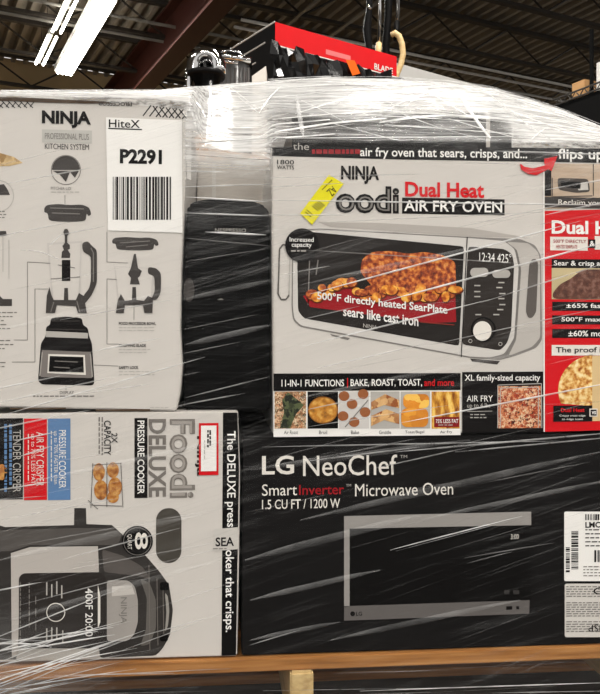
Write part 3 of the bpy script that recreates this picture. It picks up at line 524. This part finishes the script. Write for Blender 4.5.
# ------------------------------------------------------------------ things behind the stack
def rotbox(c, yaw, hx, hy, hz):
    return Vector(c), Vector((math.cos(yaw), -math.sin(yaw), 0)) * hx, Vector((math.sin(yaw), math.cos(yaw), 0)) * hy, UP * hz
ex = (math.sin(math.radians(55) + YAW), math.cos(math.radians(55) + YAW)); EX = Vector((*ex, 0)); EY = Vector((-ex[1], ex[0], 0))
c0 = Q(275, 22, 2.6)                        # near top corner of the red carton
rb = empty('red_carton', c0 + EX * .27 + EY * .3 - UP * .55, 'red and black carton standing on the load behind, half covered in black plastic', 'carton')
BKP = mat((26, 26, 27), .35, var=.2)
box('carton_body', c0 + EX * .27 + EY * .3 - UP * .275, EX * .27, EY * .3, UP * .275, BKP, rb, .003)
def face(u, v, off=.0015): return c0 + EX * u - UP * v - EY * off
def fquad(name, u0, v0, u1, v1, m, p, off=.0015):
    return mesh(name, [face(u0, v0, off), face(u1, v0, off), face(u1, v1, off), face(u0, v1, off)], [(0, 1, 2, 3)], m, p)
REDB = mat((214, 10, 20), .4)
rp = fquad('red_panel', 0, 0, .54, .075, REDB, rb); fquad('white_line', 0, .075, .54, .079, OFFW, rb)
fquad('printed_emblem', .21, .045, .32, .062, mat((226, 120, 120), .5), rp, .002)
def ftext(s, u0, v0, u1, v1, m, p):
    cu = bpy.data.curves.new('lettering', 'FONT'); cu.body = s; cu.offset = .02; cu.resolution_u = 3; o_ = bpy.data.objects.new('l', cu); me = bpy.data.meshes.new_from_object(o_); bpy.data.objects.remove(o_)
    xs_ = [v.co.x for v in me.vertices]; ys_ = [v.co.y for v in me.vertices]
    for v in me.vertices: v.co = face(u0 + (u1 - u0) * (v.co.x - min(xs_)) / (max(xs_) - min(xs_)), v1 + (v0 - v1) * (v.co.y - min(ys_)) / (max(ys_) - min(ys_)), .003)
    return link('lettering', me, m, p)
ftext('BLADE', .43, .048, .52, .07, OFFW, rp); [fquad('printed_block', .22 + i * .045, .09 + (i % 2) * .004, .252 + i * .045, .112, LGREY, rb, .0025) for i in range(4)]
def sline(a, b): tube('edge_line', [c0 + EY * a[0] - UP * a[1] - EX * .001, c0 + EY * b[0] - UP * b[1] - EX * .001], .003, LGREY, rb, 5)
sline((0, 0), (.6, 0)); sline((.06, .05), (.6, .05)); sline((.12, .1), (.6, .1))
# crumpled black plastic on its lower front
rg = random.Random(4); vs, fs = [], []
for i in range(29):
    for j in range(9):
        v = .085 + j * .035 + rg.uniform(-.006, .006) + (.0 if j else rg.uniform(-.012, .012)); vs.append(face(-.03 + i * .0205, v, .012 + rg.uniform(0, .03)))
for i in range(28):
    for j in range(8): k = i * 9 + j; fs.append((k, k + 9, k + 10, k + 1))
mesh('plastic_wrap', vs, fs, mat((16, 16, 17), .16, var=.1), rb)
mesh('orange_tag', [face(.26, .085, .05), face(.30, .08, .05), face(.325, .12, .05), face(.29, .135, .05)], [(0, 1, 2, 3)], mat((236, 104, 24), .5), rb)
sup = empty('brown_carton', (c0 + EX * .2 + EY * .3).xy.to_3d(), 'large brown carton under the red carton behind the stack', 'carton')
zt = c0.z - .55
box('carton_body', Vector((c0.x, c0.y, 0)) + EX * .15 + EY * .23 + UP * (zt / 2), EX * .74, EY * .57, UP * (zt / 2 - .001), CARD, sup, .004)
def low(d): return 347 - (zt + .0005 - ZC) / d * FPX
CHR = mat((210, 210, 210), .08, 1.0, var=.02)
ft = empty('chrome_faucet', Q(206, low(2.3), 2.3), 'chrome pipe bend with a black ring left of the red carton', 'faucet')
p = [Q(193, low(2.3), 2.3), Q(193, 75, 2.3)] + [Q(206 + 13 * math.cos(math.radians(a)), 68 - 14 * math.sin(math.radians(a)), 2.3) for a in range(180, -1, -20)] + [Q(219, 74, 2.3)]
tube('pipe_bend', p, .021, CHR, ft, 14)
tube('pipe_bend', [Q(206, low(2.33), 2.33), Q(206, 60, 2.33)], .026, CHR, ft, 14); tube('ring', [Q(206, 78, 2.3), Q(206, 73.5, 2.3)], .056, BLACK, ft, 18)
tube('body', [Q(205, low(2.3), 2.3), Q(205, 78, 2.3)], .047, CHR, ft, 18)
dm = empty('ribbed_canister', Q(236, low(2.5), 2.5), 'grey ribbed canister with chrome bars across its top beside the chrome pipe', 'canister')
tube('drum', [Q(233, low(2.5), 2.5), Q(233, 66, 2.5)], .055, mat((120, 119, 118), .25, .6), dm, 24)
for i in range(8): tube('rib', [Q(217.5 + i * 4.4, low(2.445) - 1.5, 2.445 + .012 * abs(i - 3.5) / 3.5), Q(217.5 + i * 4.4, 68, 2.445 + .012 * abs(i - 3.5) / 3.5)], .0035, DGREY, dm, 6)
tube('lid', [Q(233, 67, 2.5), Q(233, 63, 2.5)], .061, mat((60, 60, 60), .2, .8), dm, 24)
tube('bar', [Q(219, 55, 2.42), Q(251, 60.5, 2.42)], .009, CHR, dm, 10); tube('bar', [Q(221, 61, 2.43), Q(238, 63, 2.43)], .006, CHR, dm, 8); tube('handle', [Q(221, 53, 2.45), Q(228, 50.5, 2.45), Q(238, 52, 2.45), Q(246, 58, 2.45)], .005, CHR, dm, 8)
cr = empty('white_carton', Q(260, low(2.45), 2.45), 'small white carton wedged beside the canister under the red carton', 'carton')
bm = bmesh.new(); pf = [Q(252, 76, 2.4), Q(266, 66, 2.4), Q(266, low(2.4), 2.4), Q(252, low(2.4), 2.4)]
a_ = [bm.verts.new(v) for v in pf]; b_ = [bm.verts.new(v + FWD * .08) for v in pf]; bm.faces.new(a_); bm.faces.new(b_[::-1])
for i in range(4): bm.faces.new((a_[i], b_[i], b_[(i + 1) % 4], a_[(i + 1) % 4]))
bmesh.ops.recalc_face_normals(bm, faces=bm.faces); bm_obj('carton_body', bm, OFFW, cr)
WD = ramp_mat(((.3, (206, 172, 118)), (.7, (226, 198, 148))), 12, 'noise', .4, (1, 1, 6))
u1 = empty('cane_umbrella', Q(396, 90, 3.20), 'umbrella with a curved pale wooden hook handle behind the red carton', 'umbrella')
hk = [Q(391.5, 35, 3.20), Q(395, 33, 3.20), Q(399, 36, 3.20), Q(402, 44, 3.20), Q(403, 54, 3.20), Q(401, 64, 3.20), Q(397, 74, 3.20), Q(394, 84, 3.20), Q(393, low(3.20), 3.20)]
tube('hook_handle', hk, [.011, .0125, .0125, .0125, .0125, .0125, .012, .012, .012], WD, u1, 12)
tube('shaft', [Q(399.5, -60, 3.25), Q(397, 24, 3.25)], .008, CHR, u1, 10); tube('ferrule', [Q(397, 22, 3.25), Q(396, 40, 3.23)], .012, BLACK, u1, 10); tube('folded_canopy', [Q(388, -60, 3.27), Q(388.5, 10, 3.27), Q(386, 44, 3.27), Q(386, low(3.27), 3.27)], [.03, .016, .016, .012], BLACK, u1, 10)
u2 = empty('straight_umbrella', Q(377, 90, 3.20), 'umbrella with a silver shaft and straight wooden grip behind the red carton', 'umbrella')
tube('shaft', [Q(381, -60, 3.23), Q(379, 46, 3.23)], .007, CHR, u2, 10); tube('wooden_grip', [Q(379, 43, 3.23), Q(378, 53, 3.23), Q(378, low(3.23), 3.23)], [.012, .014, .014], WD, u2, 10)
sp_ = tube('strap', [Q(369, -40, 3.19), Q(369.5, 8, 3.19), Q(367, 30, 3.19), Q(369, 48, 3.19), Q(369, low(3.19), 3.19)], [.016, .012, .018, .014, .012], BLACK, u2, 8); tube('buckle', [Q(367.5, 5, 3.15), Q(371, 9, 3.15)], .006, CHR, u2, 8)
# second wrapped load behind on the right
E_ = Q(514, 95, 4.4); lo_z = E_.z / 2
nl = tag(box('pale_carton', Vector((E_.x, E_.y, lo_z)) - EX * .45 + EY * .25, EX * .45, EY * .25, UP * (lo_z - .001), mat((190, 188, 184), .4), None, .004), 'pale grey wrapped load behind the film dome right of the red carton', 'carton')
# storage rack on the right
rk = empty('storage_rack', W(4, 4, -ZC), 'black storage rack with a wire shelf on the right behind the stack', 'rack')
BLK = mat((12, 12, 12), .95); Rd = 5.2
r0 = Q(553, 106, Rd); ra = A; rbv = B
def rp_(a, b, c): return r0 - ra * a + rbv * b + UP * c
box('shelf_beam', rp_(1.0, .03, -.12), ra * 1.0, rbv * .03, UP * .11, BLK, rk); box('shelf_deck', rp_(1.0, .5, -.02), ra * 1.0, rbv * .5, UP * .012, BLK, rk)
bm = bmesh.new()
for k in range(28): tube_bm(bm, [rp_(.02 + k * .07, 0, .0), rp_(.02 + k * .07 + .035, 0, .04), rp_(.02 + k * .07 + .07, 0, .0)], .004, 5)
tube_bm(bm, [rp_(0, 0, .04), rp_(2, 0, .04)], .006, 6); tube_bm(bm, [rp_(0, 0, 0), rp_(2, 0, 0)], .006, 6)
bm_obj('wire_edge', bm, mat((90, 88, 86), .4, .6), rk)
for a, b in ((0.02, .02), (.31, .02), (1.98, .02), (.02, .98), (1.98, .98)):
    zb = r0.z + (.0 if a < .1 else .4); pz_ = rp_(a, b, 0)
    box('post', Vector((pz_.x, pz_.y, zb / 2)), ra * .009, rbv * .009, UP * (zb / 2), BLK, rk)
c1 = Q(588, 84, 5.0)
tag(box('cardboard_carton', rp_(.19, .09, .056), ra * .055, rbv * .06, UP * .055, TAN, None, .003), 'small tan cardboard carton on the rack shelf', 'carton')
tag(box('white_carton', rp_(.36, .13, .1), ra * .06, rbv * .06, UP * .1, PAPER, None, .003), 'white carton beside the rack post at the right edge', 'carton')
# ------------------------------------------------------------------ stretch film
# several layers of film, whiter where layers overlap; pale streaks paint in light reflections
def film_mat():
    m = bpy.data.materials.new('stretch_film'); m.use_nodes = True; nt = m.node_tree; N = nt.nodes.new; L = nt.links.new
    nt.nodes.remove(nt.nodes['Principled BSDF']); out = nt.nodes['Material Output']
    tc = N('ShaderNodeTexCoord'); at = N('ShaderNodeAttribute'); at.attribute_name = 'haze'
    def streak(rot, sc, lo, hi, scale=1.0, seed=0.0):
        mp = N('ShaderNodeMapping'); mp.inputs['Rotation'].default_value = (0, rot, 0); mp.inputs['Scale'].default_value = sc; mp.inputs['Location'].default_value = (seed, seed, seed)
        # rotate first, then stretch
        r = N('ShaderNodeVectorRotate'); r.rotation_type = 'Y_AXIS'; r.inputs['Angle'].default_value = rot; L(tc.outputs['Object'], r.inputs['Vector'])
        mp.inputs['Rotation'].default_value = (0, 0, 0); L(r.outputs[0], mp.inputs[0])
        n = N('ShaderNodeTexNoise'); n.inputs['Scale'].default_value = scale; n.inputs['Detail'].default_value = 3; n.inputs['Roughness'].default_value = .6; L(mp.outputs[0], n.inputs[0])
        mr = N('ShaderNodeMapRange'); mr.inputs[1].default_value = lo; mr.inputs[2].default_value = hi; L(n.outputs['Fac'], mr.inputs[0]); return mr.outputs[0], n.outputs['Fac']
    d = math.radians(13)
    s1, n1 = streak(d, (1.6, 30, 70), .55, .82); s2, n2 = streak(d * 1.4, (3.0, 40, 300), .57, .72, seed=3.1); s3, n3 = streak(-.03, (2.2, 60, 200), .36, .60, seed=7.7); big, nb = streak(0.0, (5, 5, 6), .42, .66, seed=1.7)
    def math_(op, a, b):
        q = N('ShaderNodeMath'); q.operation = op; q.use_clamp = False
        for i, v in enumerate((a, b)):
            if isinstance(v, (int, float)): q.inputs[i].default_value = v
            else: L(v, q.inputs[i])
        return q.outputs[0]
    fr = math_('ADD', math_('MULTIPLY', s1, .15), math_('MULTIPLY', s2, .16)); fr = math_('ADD', math_('MULTIPLY', fr, math_('ADD', math_('MULTIPLY', big, .95), .08)), .0)
    tp = math_('MULTIPLY', at.outputs['Fac'], math_('ADD', math_('MULTIPLY', s3, .70), .30))
    fac = math_('MINIMUM', math_('ADD', fr, tp), .96)
    bp = N('ShaderNodeBump'); bp.inputs['Strength'].default_value = .5; bp.inputs['Distance'].default_value = .004; L(math_('ADD', n1, n3), bp.inputs['Height'])
    df = N('ShaderNodeBsdfDiffuse'); df.inputs[0].default_value = (.70, .697, .69, 1); L(bp.outputs[0], df.inputs['Normal'])
    tl = N('ShaderNodeBsdfTranslucent'); tl.inputs[0].default_value = (.70, .697, .69, 1)
    gl = N('ShaderNodeBsdfGlossy'); gl.inputs['Roughness'].default_value = .22; L(bp.outputs[0], gl.inputs['Normal'])
    m1 = N('ShaderNodeMixShader'); m1.inputs[0].default_value = .3; L(df.outputs[0], m1.inputs[1]); L(tl.outputs[0], m1.inputs[2])
    m2 = N('ShaderNodeMixShader'); m2.inputs[0].default_value = .12; L(m1.outputs[0], m2.inputs[1]); L(gl.outputs[0], m2.inputs[2])
    tr = N('ShaderNodeBsdfTransparent')
    m3 = N('ShaderNodeMixShader'); L(fac, m3.inputs[0]); L(tr.outputs[0], m3.inputs[1]); L(m2.outputs[0], m3.inputs[2])
    m4 = N('ShaderNodeMixShader'); m4.inputs[0].default_value = .005; L(m3.outputs[0], m4.inputs[1]); L(gl.outputs[0], m4.inputs[2])
    L(m4.outputs[0], out.inputs[0]); return m
FILM = film_mat()
def interp(tab, x):
    if x <= tab[0][0]: return tab[0][1]
    for (a, b), (c, d) in zip(tab, tab[1:]):
        if x <= c: return b + (d - b) * (x - a) / (c - a)
    return tab[-1][1]
SIL = [(-90, 93), (0, 91.5), (100, 91), (160, 90), (190, 87), (225, 84), (265, 81), (330, 77), (400, 79), (445, 82), (490, 88), (515, 95), (560, 109), (600, 126), (640, 138), (700, 150)]
TOPP = [(-90, 93.5), (0, 94.5), (150, 98), (193, 103), (202, 146), (235, 156), (262, 153), (276, 142), (300, 142), (700, 143)]
CRY = [(-90, .06), (150, .06), (190, .10), (202, .2), (235, .26), (300, .30), (420, .28), (520, .2), (600, .12), (700, .1)]
sf = empty('stretch_film', (0, .3, 0), 'clear stretch film wrapped around the whole pallet load, milky over the top', 'plastic film')
rg = random.Random(11)
def proj(x, y):
    v = Vector((x - CAM.x, y - CAM.y, 0)); return 300 + FPX * v.dot(RGT) / v.dot(FWD)
def topfilm(x, t):
    q0 = proj(x, -.012); yc = interp(CRY, q0); y = -.012 + (yc + .012) * t; q = proj(x, y)
    py = interp(TOPP, q0) + (interp(SIL, q) - interp(TOPP, q0)) * (1 - (1 - t) ** 1.25)
    return Vector((x, y, F(q, py, y).z))
NX = 150; cols = []; hz = []
YB = .56
for i in range(NX + 1):
    px = -86 + (686 + 86) * i / NX
    top = F(px, interp(TOPP, px), -.012); yc = interp(CRY, px)
    cp = F(px, interp(SIL, px), yc); x = top.x; zc_ = cp.z
    col = []; h = []
    for k in range(40):
        z = .02 + (top.z - .02) * .998 * k / 39
        y = -.011 - (.014 * max(0, min(1, (.15 - z) / .03))) + rg.uniform(-.0006, .0006); col.append((x, y, z))
        pyy = 347 - (z - ZC) / .0016
        a = max(0, min(1, (190 - pyy) / 40)) * (.0 if px < 182 else .7 if px < 272 else .05) + (.06 if 182 <= px < 272 and pyy < 230 else 0)
        a += .06 * max(0, min(1, (120 - pyy) / 20))
        a += .30 * max(0, min(1, (120 - px) / 120)) * max(0, min(1, (pyy - 590) / 70))
        a += .03 * max(0, min(1, (pyy - 650) / 12))
        h.append(min(1, a))
    for k in range(1, 31):
        t = k / 30; p_ = topfilm(x, t); wv = .0012 * math.sin(px * .11 + k * 1.7) + rg.uniform(-.0012, .0012)
        if k > 26: wv *= .25
        col.append((x, p_.y + wv, p_.z + wv))
        base = .97
        if 262 < px < 535:
            e_ = min(1, max(0, min((px - 262) / 25, (535 - px) / 25)))
            base = .97 - .72 * e_ * (1 - max(0, min(1, (t - .34 - .1 * math.sin(px * .031)) / .22)))
        h.append(base)
    cp = topfilm(x, 1.0); zc_ = cp.z; yc = cp.y
    for k in range(1, 9):
        t = k / 8; zb = F(px, 115, YB).z if px < 190 else top.z
        col.append((x, yc + (YB - yc) * t, zc_ + (min(zb, zc_) - zc_) * t ** 1.6 + rg.uniform(-.001, .001))); h.append(.8)
    zl = col[-1][2]
    for k in range(1, 9): col.append((x, YB + .005, zl + (.05 - zl) * k / 8)); h.append(.15)
    cols.append(col); hz.append(h)
M = len(cols[0]); vs = [v for c in cols for v in c]; fs = [(i * M + k, (i + 1) * M + k, (i + 1) * M + k + 1, i * M + k + 1) for i in range(NX) for k in range(M - 1)]
sheet = mesh('film_sheet', vs, fs, FILM, sf, True)
at = sheet.data.attributes.new('haze', 'FLOAT', 'POINT'); at.data.foreach_set('value', [q for h in hz for q in h])
for i in (0, NX):                                   # the two side sheets
    c = cols[i]; xx = c[0][0]; zt_ = max(p_[2] for p_ in c) - .02; vs = []; n = 12
    for a in range(n + 1):
        for b in range(n + 1): vs.append((xx + rg.uniform(-.002, .002), -.011 + (YB + .016) * a / n, .03 + (zt_ - .03) * b / n))
    o_ = mesh('film_side', vs, [(a * (n + 1) + b, (a + 1) * (n + 1) + b, (a + 1) * (n + 1) + b + 1, a * (n + 1) + b + 1) for a in range(n) for b in range(n)], FILM, sf, True)
    o_.data.attributes.new('haze', 'FLOAT', 'POINT').data.foreach_set('value', [.12] * len(o_.data.vertices))
# roped strands of film
def strand_mat(alpha):
    m = bpy.data.materials.new('film_strand'); m.use_nodes = True; nt = m.node_tree; N = nt.nodes.new; L = nt.links.new
    b = nt.nodes['Principled BSDF']; b.inputs['Base Color'].default_value = (.97, .968, .962, 1); b.inputs['Roughness'].default_value = .2
    tc = N('ShaderNodeTexCoord'); n = N('ShaderNodeTexNoise'); n.inputs['Scale'].default_value = 22; n.inputs['Detail'].default_value = 3; L(tc.outputs['Object'], n.inputs[0])
    mr = N('ShaderNodeMapRange'); mr.inputs[1].default_value = .35; mr.inputs[2].default_value = .62; mr.inputs[3].default_value = alpha * .45; mr.inputs[4].default_value = alpha; L(n.outputs['Fac'], mr.inputs[0]); L(mr.outputs[0], b.inputs['Alpha']); return m
SM = {a: strand_mat(a) for a in (.1, .25, .5, .95)}
def strand(x0, y0, x1, y1, wd=1.2, a=.5, sag=0.0, Y=-.0155, lift=0.0):
    n = 10; vs = []
    dx, dy = x1 - x0, y1 - y0; L_ = math.hypot(dx, dy); nx, ny = -dy / L_, dx / L_
    for i in range(n + 1):
        t = i / n; tp = min(1, .15 + 3.5 * min(t, 1 - t)); s = sag * math.sin(math.pi * t)
        for q in (-1, 1):
            yy = Y + (Y and 0) + lift
            p = F(x0 + dx * t + nx * (s + q * wd * tp / 2), y0 + dy * t + ny * (s + q * wd * tp / 2), yy); p.y += .0007 * q; vs.append(p)
    # a strand has a small round-backed section: front crest
    crest = []
    for i in range(n + 1): c = (Vector(vs[2 * i]) + Vector(vs[2 * i + 1])) / 2; c.y -= wd * .0006; crest.append(c)
    k = len(vs); vs += crest; fs = []
    for i in range(n): fs += [(2 * i, 2 * i + 2, k + i + 1, k + i), (k + i, k + i + 1, 2 * i + 3, 2 * i + 1)]
    return mesh('film_strand', vs, fs, SM[a], sf, True)
for s in [(290, 249, 560, 266, .9, .5), (310, 294, 580, 221, 1.7, .95), (378, 303, 625, 237, 1.9, .95), (300, 347, 492, 299, 1.6, .95), (480, 303, 625, 257, 1.4, .5), (310, 370, 420, 345, 1.6, .5),
          (305, 410, 372, 396, 1.3, .5), (306, 427, 450, 405, 1.3, .5), (400, 423, 625, 380, 1.8, .95), (262, 200, 625, 205.5, 1.3, .95), (264, 215, 346, 215, 1.2, .5), (270, 187, 348, 183, 1.1, .5),
          (0, 416, 205, 357, 1.4, .95), (-40, 396, 60, 376, 1.5, .95), (-20, 407, 122, 375, 1.5, .5), (90, 352, 160, 338, 1.8, .5), (80, 394, 150, 384, 1.6, .5), (176, 406, 246, 393, 1.3, .5), (176, 355, 240, 342, 1.2, .25), (176, 331, 260, 314, 1.0, .25), (180, 376, 200, 372, 1, .25),
          (-20, 432, 90, 410, 1.6, .95), (14, 441, 56, 432, 1.4, .95), (18, 457, 52, 446, 1.4, .95), (-20, 493, 50, 482, 1.5, .95), (-20, 501, 46, 496, 1.2, .5), (-20, 594, 42, 582, 1.7, .95), (-20, 655, 98, 631, 2.2, .95), (-30, 690, 128, 636, 1.8, .95), (-30, 672, 112, 640, 1.4, .95), (-30, 648, 52, 647, 2.2, .95, -4), (-20, 635, 50, 640, 1.4, .5, 3), (-20, 702, 90, 655, 1.5, .5), (-20, 680, 150, 650, 1.2, .5),
          (390, 550, 522, 516, 1.5, .95), (396, 551, 520, 518, .8, .95), (376, 468, 475, 446, 1.3, .5), (455, 452, 625, 436, 1.6, .5), (245, 470, 380, 447, 1.3, .25), (360, 691, 625, 682, 1.6, .95), (250, 645, 300, 630, 1.3, .5), (150, 610, 240, 580, 1.4, .25), (20, 545, 215, 510, 1.5, .25), (40, 575, 230, 540, 1.5, .25), (90, 650, 230, 612, 1.4, .5), (110, 655, 200, 622, 1.2, .5),
          (183, 213, 272, 216, 1.4, .95), (205, 232, 266, 235, 1.8, .95), (183, 238, 272, 246, .8, .5), (186, 197, 268, 202, 1.6, .95), (182, 187, 272, 184, 1.2, .95), (182, 171, 228, 172, 1.2, .95), (195, 155, 272, 160, 1.2, .95), (190, 143, 272, 138, 1.4, .95),
          (465, 163, 545, 164, .9, .5), (495, 151, 620, 155, 1.4, .95), (455, 228, 600, 196, 1.0, .5), (545, 190, 625, 176, 1.6, .5), (545, 215, 625, 198, 1.8, .5), (546, 279, 600, 268, .8, .25), (546, 365, 600, 352, 1.0, .25), (0, 185, 90, 168, 1.2, .5), (20, 250, 60, 260, 1.4, .5, -3), (50, 245, 62, 234, 1.4, .5), (60, 235, 105, 226, 1.2, .5), (-20, 170, 60, 150, 1.0, .25)]:
    strand(*s)
rg = random.Random(21)
for i in range(16):
    y = rg.uniform(645, 705); x = rg.uniform(-30, 10); L_ = rg.uniform(70, 170); strand(x, y, x + L_, y - L_ * rg.uniform(.12, .4), rg.uniform(.8, 2.0), .95)
for i in range(12):
    x = rg.uniform(20, 500); y = rg.uniform(672, 700); L_ = rg.uniform(80, 220); strand(x, y, x + L_, y - L_ * rg.uniform(0, .06), rg.uniform(.6, 1.4), rg.choice((.25, .5)), Y=-.03)
for i in range(12):     # fine diagonal streaks over the dark cartons
    x = rg.uniform(240, 560); y = rg.uniform(445, 660); L_ = rg.uniform(40, 130); strand(x, y, x + L_, y - L_ * rg.uniform(.16, .3), rg.uniform(.6, 1.6), .25)
for i in range(16):
    x = rg.uniform(-20, 190); y = rg.uniform(420, 655); L_ = rg.uniform(30, 90); strand(x, y, x + L_, y - L_ * rg.uniform(.15, .3), rg.uniform(.6, 1.5), .25)
for i in range(20):
    x = rg.uniform(280, 560); y = rg.uniform(175, 425); L_ = rg.uniform(30, 110); strand(x, y, x + L_, y - L_ * rg.uniform(.05, .28), rg.uniform(.5, 1.1), .25)
def top_strand(p0, t0, p1, t1, wd, a, bow=0.0):
    n = 14; L_, R_, C_ = [], [], []
    for i in range(n + 1):
        u = i / n; t = t0 + (t1 - t0) * u + bow * math.sin(math.pi * u); px = p0 + (p1 - p0) * u; x = F(px, 120, 0).x; tp = min(1, .15 + 3.5 * min(u, 1 - u))
        t = max(0, min(1, t)); c = topfilm(x, t) + Vector((0, -.004, .002)); d_ = topfilm(x, min(1, t + .05)) - topfilm(x, max(0, t - .05))
        if abs(t1 - t0) > .25 and abs(p1 - p0) < 30: d_ = Vector((1, 0, 0))
        d_ = d_.normalized() * wd * .0008 * tp; L_.append(c - d_); R_.append(c + d_); C_.append(c + Vector((0, -.0008 * wd, .0004 * wd)))
    vs = L_ + C_ + R_; m_ = n + 1; fs = []
    for i in range(n): fs += [(i, i + 1, m_ + i + 1, m_ + i), (m_ + i, m_ + i + 1, 2 * m_ + i + 1, 2 * m_ + i)]
    return mesh('film_strand', vs, fs, SM[a], sf, True)
for q in [(275, .1, 395, .28, 3.5, .95, .02), (385, .22, 520, .34, 4, .95, .06), (275, .28, 430, .42, 1.8, .95), (285, .02, 525, .06, 1.4, .95), (390, .2, 530, .1, 1.3, .95), (300, .35, 370, .6, 1.5, .95), (310, .55, 352, .22, 1.3, .95), (345, .5, 425, .36, 1.4, .5), (390, .36, 458, .72, 1.8, .95), (420, .45, 452, .7, 1.4, .95), (455, .72, 482, .36, 1.4, .95), (306, .6, 303, .02, 5, .5), (486, .75, 488, .02, 4.5, .5), (272, .02, 335, .07, 2.4, .95), (268, .2, 335, .26, 2.2, .95), (515, .9, 548, .02, 1.8, .95), (508, .35, 625, .4, 1.6, .95), (528, .02, 556, .3, 1.5, .95), (556, .3, 602, .02, 1.5, .95), (518, .6, 605, .1, 1.4, .95), (240, .7, 262, .45, 1.6, .95), (262, .45, 290, .8, 1.6, .95), (232, .85, 262, .5, 1.2, .95)]:
    top_strand(*q)
for i in range(85):
    p0 = rg.uniform(185, 560); t0 = rg.uniform(.3, .98) if 270 < p0 < 500 else rg.uniform(.05, .95); L_ = rg.uniform(40, 150)
    top_strand(p0, t0, p0 + L_, t0 + rg.uniform(-.10, .10), rg.uniform(.5, 1.5), rg.choice((.5, .95)), rg.uniform(-.03, .03))
for i in range(26):
    p0 = rg.uniform(-60, 170); t0 = rg.uniform(.1, .95); L_ = rg.uniform(30, 110); top_strand(p0, t0, p0 + L_, t0 + rg.uniform(-.2, .2), rg.uniform(.4, .9), .95)
for q in [(250, 470, 470, 440, 6), (300, 520, 600, 452, 7), (245, 560, 420, 515, 8), (250, 600, 380, 570, 6), (420, 520, 620, 478, 5), (330, 640, 520, 600, 6), (0, 560, 200, 515, 7), (10, 620, 220, 560, 6), (40, 480, 230, 440, 5), (182, 300, 272, 280, 5), (184, 345, 272, 325, 6), (300, 285, 540, 235, 5), (290, 400, 540, 350, 5), (0, 330, 180, 290, 5), (250, 640, 340, 622, 5)]:
    strand(*q, .1)
for i in range(14):
    p0 = rg.uniform(275, 480); t0 = rg.uniform(.05, .45); top_strand(p0, t0, p0 + rg.uniform(25, 90), t0 + rg.uniform(-.3, .3), rg.uniform(.5, 1.4), rg.choice((.5, .95)))
for q in [(262, 447, 560, 441, 1.6, .5), (395, 452, 620, 432, 2.0, .5), (300, 462, 420, 447, 1.4, .5), (248, 512, 330, 494, 1.2, .25), (183, 262, 272, 248, 1.1, .25), (184, 398, 272, 376, 1.2, .5), (60, 320, 170, 300, 1.2, .5), (280, 275, 330, 266, 1.2, .5), (300, 320, 360, 306, 1.0, .5), (270, 178, 420, 174, 1.0, .5), (330, 222, 545, 212, 1.0, .5), (300, 230, 420, 233, .9, .5), (430, 345, 600, 308, 1.1, .5), (0, 520, 120, 498, 1.3, .5), (60, 560, 180, 528, 1.5, .5), (20, 605, 170, 566, 1.3, .5), (-20, 240, 70, 222, 1.2, .5), (10, 290, 120, 268, 1.0, .25)]:
    strand(*q)
